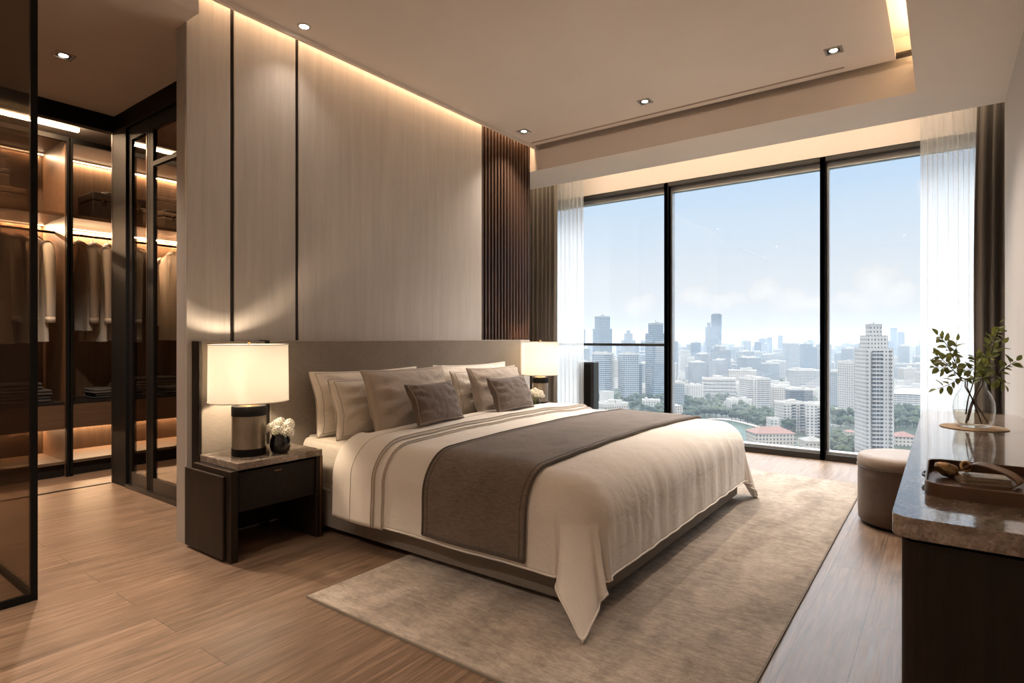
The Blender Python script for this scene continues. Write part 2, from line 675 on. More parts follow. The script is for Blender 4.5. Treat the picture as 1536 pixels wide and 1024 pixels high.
M['leather'] = plain('brown_leather', (0.105, 0.07, 0.052), 0.42, 0, 0.45, 0.1, 30)
M['leather_top'] = plain('taupe_leather', (0.30, 0.24, 0.195), 0.5, 0, 0.4, 0.06, 30)
M['tan_leather'] = plain('tan_leather', (0.30, 0.19, 0.11), 0.45, 0, 0.4, 0.15, 40)
M['tray'] = plain('tray_bronze_lacquer', (0.13, 0.075, 0.045), 0.3, 0.3, 0.5, 0.1, 10)
M['gold'] = plain('antique_gold', (0.42, 0.29, 0.155), 0.35, 0.7, 0.5, 0.3, 60)
M['paper'] = plain('magazine_cover', (0.42, 0.35, 0.28), 0.15, 0.1, 0.6, 0.3, 30)
M['straw'] = fabric('woven_straw', (0.36, 0.25, 0.145), 0.8, 200, 0.35, 0.0, 0.5)
M['window_glass'] = tinted_glass('window_glass', (0.97, 0.98, 0.985), 0.035)
M['smoke_glass'] = tinted_glass('bronze_smoked_glass', (0.70, 0.66, 0.62), 0.03)
M['door_glass'] = tinted_glass('grey_smoked_glass', (0.80, 0.76, 0.72), 0.03)
M['led'] = glow('warm_led', (1.0, 0.72, 0.44), 9.0)
M['led_soft'] = glow('warm_led_line', (1.0, 0.70, 0.42), 4.0)
M['led_down'] = glow('downlight_lens', (1.0, 0.90, 0.76), 9.0)
M['bulb'] = glow('warm_bulb', (1.0, 0.78, 0.5), 6.0)
M['white_trim'] = plain('nickel_trim', (0.45, 0.42, 0.39), 0.3, 0.8, 0.5, 0.05)

# ================================================================== room shell
ZC, ZS, ZK = 3.235, 2.98, 3.05        # tray ceiling, soffit, closet ceiling
Y0, YW = -1.6, 6.5                    # back wall, window inner face
XR = 3.92                             # right wall

struct('floor', box(BM(), -3.3, 4.3, Y0 - 0.1, 6.72, -0.12, 0.0), M['floor'])

# headboard wall: core, panels, dark reveals
bm = BM()
box(bm, -0.126, -0.02, 1.606, 4.312, 0, 3.42)
box(bm, -0.126, -0.075, 4.312, 5.12, 0, 3.42)
struct('wall_headboard', bm, M['wall'])
bm = BM()
for a, b in ((1.606, 1.866), (1.892, 2.318), (2.344, 4.312)):
    box(bm, -0.0199, 0.0, a, b, 0.0, 3.42, 0.002, 1)
struct('wall_panelling', bm, M['panel'])
bm = BM(); box(bm, -0.0195, -0.012, 1.866, 1.892, 0.0, 3.30); struct('trim_1', bm, M['bronze_dark'])
bm = BM(); box(bm, -0.0195, -0.012, 2.318, 2.344, 0.0, 3.30); struct('trim_2', bm, M['bronze_dark'])
# recess by the window, right wall, back wall, closet walls
bm = BM()
box(bm, -0.9, -0.126, 5.02, 5.119, 0, 3.42)
box(bm, -0.95, -0.85, 5.119, 6.72, 0, 3.42)
struct('wall_left', bm, M['wall'])
bm = BM()
box(bm, XR, XR + 0.32, Y0, 5.74, 0, 3.42)
box(bm, 4.2, 4.3, 5.74, 6.72, 0, 3.42)
struct('wall_right', bm, M['wall_light'])
struct('wall_back', box(BM(), -3.3, 4.3, Y0 - 0.1, Y0, 0, 3.42), M['wall'])
bm = BM()
box(bm, -3.35, -3.22, Y0, 3.6, 0, 3.42)
box(bm, -3.3, -0.126, 3.5, 3.6, 0, 3.42)
struct('wall_closet', bm, M['walnut'])
# header above the window
struct('wall_window', box(BM(), -0.85, 4.2, 6.46, 6.72, 3.0, 3.42), M['ceiling'])

# ceilings
struct('ceiling', box(BM(), 0.085, 3.27, Y0, 5.085, ZC, ZC + 0.04), M['ceiling'])
bm = BM()                                        # plenum slab over everything
box(bm, -3.35, 4.3, Y0 - 0.1, 6.72, 3.42, 3.5)
struct('ceiling_slab', bm, M['ceiling'])
bm = BM()                                        # window soffit with tray fascia, right soffit
box(bm, -0.85, 4.2, 5.12, 5.73, ZS, ZC - 0.045)
box(bm, 3.39, XR, Y0, 5.12, ZS, 3.17)
box(bm, -0.126, 3.39, 5.16, 5.73, ZC - 0.045, 3.42)
box(bm, -0.126, 0.10, 5.121, 5.159, ZC - 0.045, 3.42)
struct('ceiling_soffit', bm, M['ceiling'])
bm = BM()
box(bm, -3.22, 0.15, Y0, 1.6055, ZK, ZK + 0.1)
box(bm, -3.22, -0.1265, 1.6055, 3.5, ZK, ZK + 0.1)
struct('ceiling_closet', bm, M['ceiling'])
# lip of the wall-washing slot
struct('trim_3', box(BM(), 0.06, 0.084, 1.606, 5.115, ZC - 0.028, ZC + 0.03), M['ceiling'])
# dark air slot between tray ceiling and fascia, and the shallow groove beside it
struct('trim_4', box(BM(), 0.0, 3.385, 5.09, 5.155, ZC + 0.03, ZC + 0.05), M['bronze_dark'])
M['groove'] = plain('groove_taupe', (0.40, 0.345, 0.295), 0.9, 0, 0.2)
struct('trim_5', box(BM(), 0.1, 2.95, 4.985, 5.008, ZC - 0.003, ZC + 0.002), M['groove'])
# pocket ceiling above the curtains
# baseboard on the right wall and threshold of the closet
struct('baseboard_right', box(BM(), XR - 0.012, XR, Y0, 5.74, 0, 0.08), M['bronze_dark'])

# windows: outer frame, mullion edges, pane
def window(idx, x0, x1, transom=None):
    f = 0.05
    bm = BM()
    y0, y1 = YW - 0.03, YW + 0.13
    box(bm, x0 - f / 2, x0 + f / 2, y0, y1, 0, 3.0, 0.004, 1)
    box(bm, x1 - f / 2, x1 + f / 2, y0, y1, 0, 3.0, 0.004, 1)
    box(bm, x0 + f / 2, x1 - f / 2, y0, y1, 2.955, 3.0, 0.003, 1)
    box(bm, x0 + f / 2, x1 - f / 2, y0, y1, 0.0, 0.06, 0.003, 1)
    fr = struct('window_%d' % idx, bm, M['frame'])
    bm = BM()                                    # lighter inner sash rails seen behind the frame
    box(bm, x0 + f / 2, x1 - f / 2, YW + 0.05, YW + 0.125, 2.9, 2.9549)
    box(bm, x0 + f / 2, x1 - f / 2, YW + 0.02, YW + 0.125, 0.0601, 0.082)
    box(bm, x0 + f / 2, x0 + f / 2 + 0.02, YW + 0.05, YW + 0.125, 0.0825, 2.8995)
    finish('sash', bm, M['frame_light'], fr)
    bm = BM()
    box(bm, x0 + f / 2 + 0.02, x1 - f / 2, YW + 0.085, YW + 0.097, 0.083, 2.9)
    finish('pane', bm, M['window_glass'], fr)
    if transom:
        bm = BM()
        box(bm, x0 + f / 2, x1 - f / 2, y0 + 0.02, y1 - 0.06, transom - 0.016, transom + 0.016, 0.003, 1)
        finish('transom', bm, M['frame'], fr)

window(1, -0.83, 0.974, 1.13)
window(2, 0.974, 2.587)
window(3, 2.587, 4.18)

# ------------------------------------------------------------------ slat screen
r = thing('slat_screen', 'dark walnut slatted screen on the wall beside the window, warm lit at its foot', 'screen', (0.0, 4.715, 0))
part(r, 'backing_board', box(BM(), -0.0748, -0.06, 4.316, 5.115, 1.19, 3.30), M['slat'])
bm = BM()
ns = 16
for k in range(ns):
    yy = 4.33 + k * (5.10 - 4.33) / (ns - 1)
    box(bm, -0.045, -0.002, yy - 0.0125, yy + 0.0125, 1.19, 3.30, 0.002, 1)
part(r, 'slats', bm, M['slat'])
bm = BM()
for z in (2.9, 2.955, 3.01, 3.065, 3.12, 3.175):
    box(bm, -0.0595, -0.046, 4.316, 5.115, z - 0.005, z + 0.005)
part(r, 'cross_battens', bm, M['slat'])
bm = BM(); box(bm, -0.126, 0.0, 5.1155, 5.12, 0.0, 3.30); struct('trim_6', bm, M['slat'])
bm = BM(); box(bm, -0.0745, 0.0, 4.3125, 5.115, 0.0, 1.189); struct('wall_panelling_low', bm, M['panel'])

# ------------------------------------------------------------------ headboard
r = thing('headboard', 'long taupe textile wall headboard behind bed and nightstands', 'headboard', (0.045, 3.2, 0.0))
part(r, 'main_panel', box(BM(), 0.001, 0.09, 2.075, 4.83, 0.03, 1.19, 0.008, 3), M['headboard'])
part(r, 'side_panel', box(BM(), 0.001, 0.078, 1.652, 2.052, 0.03, 1.185, 0.008, 3), M['headboard'])
part(r, 'edge_trim', box(BM(), 0.001, 0.09, 1.634, 1.650, 0.0, 1.188, 0.002, 1), M['bronze_dark'], label='dark bronze upright edge trim')
part(r, 'seam_trim', box(BM(), 0.001, 0.093, 2.054, 2.073, 0.0, 1.192, 0.002, 1), M['bronze_dark'], label='dark bronze upright seam trim')

# ------------------------------------------------------------------ bed
r = thing('bed', 'low taupe upholstered bed frame under the mattress', 'bed', (1.2, 3.36, 0.0))
bm = BM(); prism(bm, rrect(0.1, 2.315, 2.215, 4.515, 0.03), 0.045, 0.268, 0.012, 3); part(r, 'side_rails', bm, M['bed_base'], True, 40)
part(r, 'plinth', box(BM(), 0.2, 2.24, 2.30, 4.43, 0.0125, 0.045), M['black'])

bm = BM()
prism(bm, rrect(0.11, 2.25, 2.262, 4.462, 0.09, 6), 0.269, 0.552, 0.05, 5)
mt = finish('mattress', bm, M['sheet'], None, True, None, 50)
tag(mt, 'thick mattress in a fitted cream sheet, bare beside the left nightstand', 'mattress')

# surface of the made bed: bend start lines
XH, XF, YL, YR, ZT, RB = 0.70, 2.195, 2.335, 4.395, 0.592, 0.19
ARC = RB * PI / 2


def bend(q, flare=0.0, rad=RB):
    if q <= 0:
        return q, 0.0
    arc = rad * PI / 2
    if q < arc:
        return rad * math.sin(q / rad), rad * (1 - math.cos(q / rad))
    e = q - arc
    return rad + flare * e, rad + math.sqrt(max(0.0, 1 - flare * flare)) * e


def nz(x, y, z, s):
    return noise.noise(Vector((x * s, y * s, z * s)))


def bed_point(x, w, off=0.0, wob=1.0):
    """sheet coordinates: x along the bed, w across with 0 at YL bend and W at YR bend -> world"""
    W = YR - YL
    a = max(0.0, x - XF)
    if w < 0:
        b, sy, y0 = -w, -1, YL
    elif w > W:
        b, sy, y0 = w - W, 1, YR
    else:
        b, sy, y0 = 0.0, 0, YL + w
    crown = 0.022 * math.sin(PI * min(1, max(0, (min(max(w, 0), W)) / W))) + 0.012 * math.sin(PI * min(1, max(0, (x - XH) / (XF - XH))))
    puff = 0.006 * wob * nz(x, w, 0.3, 3.0) + 0.003 * wob * nz(x, w, 4.3, 9.0)
    R = RB + off
    if a <= 0 and b <= 0:
        return Vector((x, y0, ZT + off + crown + puff))
    if b <= 0:                                        # foot face
        out, dn = bend(a, 0.02, RB)
        k = min(1, a / 0.3)
        ny = 0.0035 * k * math.sin(y0 * 31 + 5 * nz(y0, 0, 0, 1.7)) * (0.2 + 1.6 * abs(nz(y0, 3, 1, 1.5))) + 0.008 * k * nz(y0 * 2, a, 7, 2.2) + 0.003 * k * nz(y0 * 6, a, 2, 4)
        return Vector((XF + out + off * math.sin(min(a / RB, PI / 2)) + wob * ny, y0, ZT - dn + off * math.cos(min(a / RB, PI / 2)) + crown * (1 - k) + puff * (1 - k)))
    if a <= 0:                                        # long sides
        out, dn = bend(b, 0.03, RB)
        k = min(1, b / 0.3)
        ny = 0.006 * k * math.sin(x * 9 + 2 * nz(x, 1, 0, 1.6)) + 0.004 * k * nz(x * 3, b * 2, 5 + sy, 4)
        return Vector((x, y0 + sy * (out + off * math.sin(min(b / RB, PI / 2)) + wob * ny), ZT - dn + off * math.cos(min(b / RB, PI / 2)) + crown * (1 - k) + puff * (1 - k)))
    d = math.hypot(a, b)
    ph = math.degrees(math.atan2(b, a))
    g = lambda c, w_: math.exp(-((ph - c) / w_) ** 2)
    if sy < 0:
        fl = 0.03 + 0.48 * math.exp(-((ph - 48) / 31) ** 4) - 0.24 * g(82, 4) + 0.10 * g(9, 3) - 0.14 * g(15, 3.5) + 0.09 * g(22, 3) - 0.10 * g(28, 3)
    else:
        fl = 0.03 + 0.27 * math.exp(-((ph - 47) / 25) ** 4) - 0.10 * g(79, 6) + 0.08 * g(9, 3) - 0.10 * g(15, 3.5) + 0.08 * g(22, 3) - 0.08 * g(28, 3)
    out, dn = bend(d, max(-0.05, min(0.6, fl)), RB)
    pr = math.radians(90 * (ph / 90) ** (0.66 if sy < 0 else 1.0))
    return Vector((XF + math.cos(pr) * (out + off), y0 + sy * math.sin(pr) * (out + off), ZT - dn + puff * 0.3))


def sheet(x0, x1, w0, w1, nx, nw, off, wob=1.0, fn=None):
    bm = BM()
    def f(i, j):
        x = x0 + (x1 - x0) * i / (nx - 1)
        w = w0 + (w1 - w0) * j / (nw - 1)
        p = bed_point(x, w, off, wob)
        if fn:
            p = fn(p, x, w)
        p.z = max(p.z, 0.034)
        return p
    grid(bm, nx, nw, f)
    bmesh.ops.recalc_face_normals(bm, faces=bm.faces)
    if sum(fc.normal.z for fc in bm.faces) < 0:
        bmesh.ops.reverse_faces(bm, faces=bm.faces)
    return bm


def solid(o, th, off=-1):
    m = o.modifiers.new('thickness', 'SOLIDIFY')
    m.thickness = th
    m.offset = off
    m.use_rim = True
    return o


WB = YR - YL
DQ = 0.53                                            # overhang of the duvet beyond the bend line
r = thing('duvet', 'cream linen duvet draped over the bed to the rug', 'duvet', (1.5, 3.36, 0.6))
o = part(r, 'cover', sheet(XH, XF + DQ, -DQ, WB + DQ, 150, 200, 0.0), M['duvet'], True)
solid(o, 0.022)
# hem piping along the three hanging edges
hem = []
for k in range(80):
    hem.append(bed_point(XH + (XF + DQ - XH) * k / 79, -DQ))
for k in range(1, 110):
    hem.append(bed_point(XF + DQ, -DQ + (WB + 2 * DQ) * k / 109))
for k in range(1, 80):
    hem.append(bed_point(XF + DQ - (XF + DQ - XH) * k / 79, WB + DQ))
for p in hem:
    p.z = max(p.z, 0.034)
part(r, 'hem_piping', tube(BM(), hem, 0.0055, 6), M['duvet'], True)
# turned back top edge: two layered folds
def fold_roll(x0):
    def f(p, x, w):
        e = max(0.0, 1 - (x - x0) / 0.07)
        p.z -= 0.026 * e * e if 0 <= w <= WB else 0
        return p
    return f
o = part(r, 'folded_edge', sheet(XH - 0.015, XH + 0.335, -DQ + 0.0, WB + DQ, 40, 150, 0.036, 1.2, fold_roll(XH - 0.015)), M['fold'], True)
solid(o, 0.018)
o = part(r, 'folded_lining', sheet(XH + 0.05, XH + 0.395, -DQ - 0.01, WB + DQ, 40, 150, 0.014, 1.0), M['fold'], True)
solid(o, 0.012)
for xx, of in ((XH + 0.335, 0.037), (XH + 0.395, 0.015)):
    part(r, 'fold_piping', tube(BM(), [bed_point(xx, -DQ + (WB + 2 * DQ) * k / 119, of) for k in range(120)], 0.0032, 6), M['piping'], True)
part(r, 'fold_stitching', tube(BM(), [bed_point(XH + 0.16, -DQ + (WB + 2 * DQ) * k / 119, 0.0365, 1.2) for k in range(120)], 0.0018, 5), M['piping'], True)

r = thing('bed_runner', 'dark brown woven runner laid across the foot half of the bed', 'bed runner', (1.75, 3.36, 0.65))
o = part(r, 'cloth', sheet(1.405, 2.045, -0.50, WB + 0.50, 60, 170, 0.017, 0.9), M['runner'], True)
solid(o, 0.011)
for xx in (1.407, 2.043):
    part(r, 'hem', tube(BM(), [bed_point(xx, -0.50 + (WB + 1.0) * k / 149, 0.0165, 0.9) for k in range(150)], 0.0065, 6), M['runner_edge'], True)
for ww in (-0.50, WB + 0.50):
    part(r, 'hem', tube(BM(), [bed_point(1.407 + 0.636 * k / 39, ww, 0.0165, 0.9) for k in range(40)], 0.006, 6), M['runner_edge'], True)
for xx in (1.437, 2.013):
    part(r, 'stitching', tube(BM(), [bed_point(xx, -0.50 + (WB + 1.0) * k / 149, 0.0175, 0.9) for k in range(150)], 0.002, 5), M['runner_edge'], True)


# ------------------------------------------------------------------ pillows
def pillow(name, label, cat, W, H, T, loc, lean, yaw, mat, seed, group=None, wr=1.0, pip='piping'):
    """pillow standing on its long edge: width along y, height up, leaning back by lean degrees"""
    r = thing(name, label, cat, loc, group)
    NU, NV = 44, 34
    def prof(u, v):
        a = (1 - abs(u) ** 2.4) * (1 - abs(v) ** 2.4)
        return max(0.0, a) ** 0.52
    def base(u, v):
        yy = W / 2 * u * (1 - 0.055 * (1 - v * v) * u * u) 
        zz = H / 2 * v * (1 - 0.075 * (1 - u * u) * v * v)
        return yy, zz
    rot = Matrix.Rotation(math.radians(yaw), 4, 'Z') @ Matrix.Rotation(math.radians(-lean), 4, 'Y')
    def pt(u, v, side):
        yy, zz = base(u, v)
        t = prof(u, v) * T / 2
        sag = 0.12 * T * (v < 0) * v * v * prof(u, v)
        edge = (abs(u) ** 3)
        wrk = 0.0
        fold = math.sin(v * 13 + seed * 2.1 + 3 * nz(u, v, seed, 2.2))
        wrk += 0.019 * wr * fold * math.exp(-((abs(u) - 0.72) / 0.2) ** 2) * prof(u, v)
        n2 = nz(u * 1.6 + seed, v * 2.4, side, 2.2)
        wrk += 0.024 * wr * (0.5 - abs(n2)) * prof(u, v) + 0.008 * wr * nz(u * 3 + seed, v * 5, side * 2, 1.8) * prof(u, v)
        x = side * (t + wrk) + 0.006 * math.sin(v * 5 + seed) * edge
        p = rot @ Vector((x, yy, zz + H / 2 * 0.96 + sag * 0))
        return p
    us = [math.sin(PI / 2 * (-1 + 2 * i / (NU - 1))) for i in range(NU)]
    vs = [math.sin(PI / 2 * (-1 + 2 * j / (NV - 1))) for j in range(NV)]
    bm = BM()
    for side in (1, -1):
        grid(bm, NU, NV, lambda i, j: pt(us[i], vs[j], side))
    bmesh.ops.remove_doubles(bm, verts=bm.verts, dist=0.0012)
    bmesh.ops.recalc_face_normals(bm, faces=bm.faces)
    o = finish('cushion_body', bm, M[mat], r, True)
    loop = [pt(u, -1, 1) for u in us] + [pt(1, v, 1) for v in vs[1:]] + [pt(u, 1, 1) for u in reversed(us[:-1])] + [pt(-1, v, 1) for v in reversed(vs[1:-1])]
    lp = [loop[0]]
    for p in loop[1:]:
        if (p - lp[-1]).length > 0.004:
            lp.append(p)
    finish('edge_piping', tube(BM(), lp, 0.0036, 6, True), M[pip], r, True)
    # stitched border line on the face towards the foot of the bed
    q = 0.93
    ring = []
    for u in us:
        ring.append(pt(u * q, -q, 1))
    for v in vs[1:]:
        ring.append(pt(q, v * q, 1))
    for u in reversed(us[:-1]):
        ring.append(pt(u * q, q, 1))
    for v in reversed(vs[1:-1]):
        ring.append(pt(-q, v * q, 1))
    if wr < 1.3:
        finish('border_stitching', tube(BM(), ring, 0.0022, 5, True), M['piping'], r, True)
    return r

zm = 0.566
pillow('pillow', 'ivory sleeping pillow against the headboard at the bed side nearest the tall lamp', 'pillow', 0.98, 0.435, 0.185, (0.278, 2.78, zm), 12, 0, 'pillow', 1)
pillow('pillow', 'ivory sleeping pillow second from the headboard, behind the large taupe cushion nearest the left lamp', 'pillow', 0.94, 0.39, 0.175, (0.462, 2.765, zm), 14, 2, 'pillow', 2)
pillow('pillow', 'ivory sleeping pillow against the headboard on the window half of the bed', 'pillow', 0.98, 0.435, 0.185, (0.278, 3.93, zm), 12, 0, 'pillow', 3)
pillow('pillow', 'ivory sleeping pillow second from the headboard on the window half of the bed', 'pillow', 0.90, 0.39, 0.175, (0.462, 3.91, zm), 14, -1, 'pillow', 4)
pillow('cushion', 'large taupe linen cushion on the lamp side half of the bed', 'cushion', 0.80, 0.46, 0.175, (0.665, 2.83, zm + 0.005), 18, 3, 'taupe', 5)
pillow('cushion', 'large taupe linen cushion on the window half of the bed', 'cushion', 0.66, 0.43, 0.165, (0.665, 3.80, zm + 0.005), 18, 1, 'taupe', 6)
pillow('cushion', 'small dark brown cushion leaning on the left large taupe cushion', 'cushion', 0.47, 0.28, 0.125, (0.895, 2.81, 0.654), 23, 4, 'brown', 7, None, 0.7, 'brown')
pillow('cushion', 'small dark brown cushion leaning on the taupe cushion nearest the window', 'cushion', 0.50, 0.275, 0.125, (0.895, 3.65, 0.654), 23, 2, 'brown', 8, None, 0.7, 'brown')


# ------------------------------------------------------------------ rug, ottoman
r = thing('rug', 'large mottled taupe rug under the foot of the bed', 'rug', (2.1, 3.58, 0))
part(r, 'pile', box(BM(), 1.18, 3.025, 1.612, 5.555, 0.001, 0.0115, 0.003, 2), M['rug'])
bm = BM()
for a in ((1.175, 1.18, 1.605, 5.56), (3.025, 3.03, 1.605, 5.56), (1.18, 3.025, 1.605, 1.612), (1.18, 3.025, 5.555, 5.56)):
    box(bm, a[0], a[1], a[2], a[3], 0.001, 0.010)
part(r, 'binding', bm, M['rug_edge'])

OX, OY = 3.335, 4.52
r = thing('ottoman', 'round brown leather ottoman pulled up to the marble console', 'ottoman', (OX, OY, 0))
part(r, 'foot_ring', lathe(BM(), [(0, 0.001), (0.221, 0.001), (0.221, 0.02), (0, 0.02)], OX, OY, 48), M['black'])
part(r, 'body', lathe(BM(), [(0, 0.0201), (0.237, 0.0201), (0.244, 0.03), (0.248, 0.12), (0.248, 0.3), (0.246, 0.368), (0.242, 0.375), (0, 0.375)], OX, OY, 64), M['leather'], True, 50)
part(r, 'seat_pad', lathe(BM(), [(0, 0.3755), (0.240, 0.3755), (0.250, 0.383), (0.252, 0.41), (0.246, 0.435), (0.230, 0.448), (0.2, 0.456), (0.1, 0.463), (0, 0.465)], OX, OY, 64), M['leather_top'], True, 60)
part(r, 'pad_piping', tube(BM(), [(OX + 0.2505 * math.cos(2 * PI * k / 64), OY + 0.2505 * math.sin(2 * PI * k / 64), 0.3755) for k in range(64)], 0.004, 6, True), M['leather'], True)


# ------------------------------------------------------------------ console with marble top
r = thing('console', 'long dark console with thick brown marble top along the right wall', 'console', (3.68, 3.15, 0))
bm = BM(); prism(bm, rrect(3.462, 3.905, 1.80, 3.6, 0.03, 6, (0.03, 0, 0, 0)), 0.05, 0.683); part(r, 'cabinet_body', bm, M['dark_wood_v'], False)
part(r, 'plinth', box(BM(), 3.5, 3.9, 1.83, 3.58, 0.0, 0.0495), M['black'])
part(r, 'shadow_gap', box(BM(), 3.475, 3.9, 1.815, 4.48, 0.6835, 0.6965), M['black'])
part(r, 'end_support', box(BM(), 3.7, 3.905, 4.40, 4.5, 0.0, 0.683), M['dark_wood_v'])
bm = BM(); prism(bm, rrect(3.442, 3.912, 1.775, 4.53, 0.045, 8, (0.045, 0.0, 0.0, 0.03)), 0.697, 0.75, 0.0035, 3); part(r, 'marble_top', bm, M['marble'], label='polished brown veined marble top')

# tray on the console
TX0, TX1, TY0, TY1, TZ = 3.505, 3.885, 2.05, 2.49, 0.7505
r = thing('tray', 'rounded bronze serving tray at the near end of the marble console', 'tray', (3.69, 2.27, TZ))
bm = BM(); prism(bm, rrect(TX0 + 0.004, TX1 - 0.004, TY0 + 0.004, TY1 - 0.004, 0.05), TZ + 0.002, TZ + 0.006); part(r, 'tray_floor', bm, M['tray'])
bm = BM()
oo = rrect(TX0, TX1, TY0, TY1, 0.055, 8); ii = rrect(TX0 + 0.006, TX1 - 0.006, TY0 + 0.006, TY1 - 0.006, 0.049, 8)
nn = len(oo)
ring = [[bm.verts.new((p[0], p[1], z)) for p in pp] for pp, z in ((oo, TZ), (oo, TZ + 0.034), (ii, TZ + 0.034), (ii, TZ))]
for k in range(4):
    a, b = ring[k], ring[(k + 1) % 4]
    for i in range(nn):
        j = (i + 1) % nn
        bm.faces.new((a[i], a[j], b[j], b[i]))
bmesh.ops.recalc_face_normals(bm, faces=bm.faces)
part(r, 'rim', bm, M['tray'], True, 40)
part(r, 'rim_edge', tube(BM(), [((a[0] + b[0]) / 2, (a[1] + b[1]) / 2, TZ + 0.0345) for a, b in zip(oo, ii)], 0.0032, 6, True), M['bronze'], True)
part(r, 'handle', tube(BM(), smooth_path([(TX0 + 0.001, 2.23, TZ + 0.022), (TX0 - 0.007, 2.245, TZ + 0.022), (TX0 - 0.007, 2.29, TZ + 0.022), (TX0 + 0.001, 2.31, TZ + 0.022)], 18), 0.004, 8), M['tray'], True)

# things on the tray
zt = TZ + 0.0065
def rbox(name, label, cat, cx, cy, z0, w, d, h, yaw, mats, group=None):
    """closed booklet: cover leaves and page block, turned by yaw"""
    r = thing(name, label, cat, (cx, cy, z0), group)
    r.rotation_euler = (0, 0, math.radians(yaw))
    finish('page_block', box(BM(), -w / 2 + 0.002, w / 2 - 0.003, -d / 2 + 0.002, d / 2 - 0.002, 0.0016, h - 0.0016), M[mats[1]], r)
    bm = BM()
    box(bm, -w / 2, w / 2, -d / 2, d / 2, 0.0, 0.0015)
    box(bm, -w / 2, w / 2, -d / 2, d / 2, h - 0.0015, h)
    box(bm, w / 2 - 0.0028, w / 2 - 0.0002, -d / 2, d / 2, 0.0015, h - 0.0015)
    finish('cover', bm, M[mats[0]], r)
    return r
M['pages'] = plain('book_pages', (0.55, 0.48, 0.4), 0.7, 0, 0.2, 0.2, 200)
rbox('booklet', 'thin glossy booklet lying flat on the bronze tray, lower of two', 'book', 3.645, 2.30, zt, 0.125, 0.085, 0.011, 14, ('paper', 'pages'))
rbox('booklet', 'thin glossy booklet lying on the other one in the bronze tray', 'book', 3.648, 2.305, zt + 0.0113, 0.118, 0.078, 0.011, 9, ('gold', 'pages'))
r = thing('leather_strap', 'tan leather strap arched into a loop on the booklets', 'strap', (3.66, 2.31, zt + 0.023))
pth = smooth_path([(3.600, 2.330, zt + 0.029), (3.612, 2.322, zt + 0.045), (3.632, 2.312, zt + 0.056), (3.665, 2.302, zt + 0.054), (3.712, 2.290, zt + 0.038), (3.732, 2.284, zt + 0.018), (3.722, 2.283, zt + 0.004)], 40)
bm = BM()
sd = Vector((0.30, 0.95, 0)).normalized() * 0.028
vsu = []
for i, p in enumerate(pth):
    d = (pth[min(i + 1, len(pth) - 1)] - pth[max(i - 1, 0)]).normalized()
    nrm = d.cross(sd).normalized() * 0.0018
    vsu.append([bm.verts.new(p - sd - nrm), bm.verts.new(p + sd - nrm), bm.verts.new(p + sd + nrm), bm.verts.new(p - sd + nrm)])
for a, b in zip(vsu, vsu[1:]):
    for k in range(4):
        bm.faces.new((a[k], a[(k + 1) % 4], b[(k + 1) % 4], b[k]))
bm.faces.new(vsu[0]); bm.faces.new(list(reversed(vsu[-1])))
bmesh.ops.recalc_face_normals(bm, faces=bm.faces)
part(r, 'band', bm, M['tan_leather'], True, 40)
part(r, 'end_loop', tube(BM(), [(3.606 + 0.012 * math.cos(t), 2.326 + 0.006 * math.sin(t), zt + 0.042 + 0.013 * math.sin(t)) for t in [2 * PI * k / 24 for k in range(24)]], 0.004, 8, True), M['brass'], True)
bm = BM()
bmesh.ops.create_icosphere(bm, subdivisions=4, radius=1)
for v in bm.verts:
    n = v.co.normalized()
    k = 1 + 0.22 * nz(n.x, n.y, n.z, 1.6) + 0.10 * nz(n.x, n.y, n.z, 4.5) + 0.04 * nz(n.x, n.y, n.z, 11)
    v.co = Vector((n.x * 0.034 * k, n.y * 0.022 * k, n.z * 0.021 * k))
    v.co = Matrix.Rotation(0.3, 3, 'Y') @ v.co
lo = min(v.co.z for v in bm.verts)
bmesh.ops.translate(bm, verts=bm.verts, vec=(3.560, 2.335, zt - lo + 0.0004))
o = finish('stone_ornament', bm, M['gold'], None, True)
tag(o, 'rough golden stone ornament in the tray beside the booklets', 'ornament')

# placemat, vase with branches
VT = 2.95
VX, VY = spot(1461, VT)
VX = 3.672
o = finish('placemat', lathe(BM(), [(0, 0.7508), (0.138, 0.7508), (0.141, 0.7525), (0.138, 0.7545), (0.12, 0.7562), (0, 0.7565)], VX, VY, 56), M['straw'], None, True, None, 40)
tag(o, 'round woven straw placemat under the glass vase', 'placemat')
m, nt, out = new_mat('clear_glass')
g = N(nt, 'ShaderNodeBsdfGlass'); g.inputs['IOR'].default_value = 1.45; g.inputs['Color'].default_value = (0.97, 0.98, 0.97, 1)
t = N(nt, 'ShaderNodeBsdfTransparent'); t.inputs[0].default_value = (0.975, 0.98, 0.975, 1)
gl = N(nt, 'ShaderNodeBsdfGlossy'); gl.inputs['Roughness'].default_value = 0.0
ms = N(nt, 'ShaderNodeMixShader')
L(nt, schlick(nt, 0.025, 0.85), ms.inputs[0]); L(nt, t.outputs[0], ms.inputs[1]); L(nt, gl.outputs[0], ms.inputs[2])
L(nt, ms.outputs[0], out.inputs['Surface'])
M['clear_glass'] = m
m, nt, out = new_mat('water')
t = N(nt, 'ShaderNodeBsdfTransparent'); t.inputs[0].default_value = (0.86, 0.81, 0.74, 1)
gl = N(nt, 'ShaderNodeBsdfGlossy'); gl.inputs['Roughness'].default_value = 0.02
ms = N(nt, 'ShaderNodeMixShader')
L(nt, schlick(nt, 0.02, 0.5), ms.inputs[0]); L(nt, t.outputs[0], ms.inputs[1]); L(nt, gl.outputs[0], ms.inputs[2])
L(nt, ms.outputs[0], out.inputs['Surface'])
M['water'] = m
r = thing('vase', 'clear glass bottle vase half full of water on the straw placemat', 'vase', (VX, VY, 0.757))
zb = 0.757
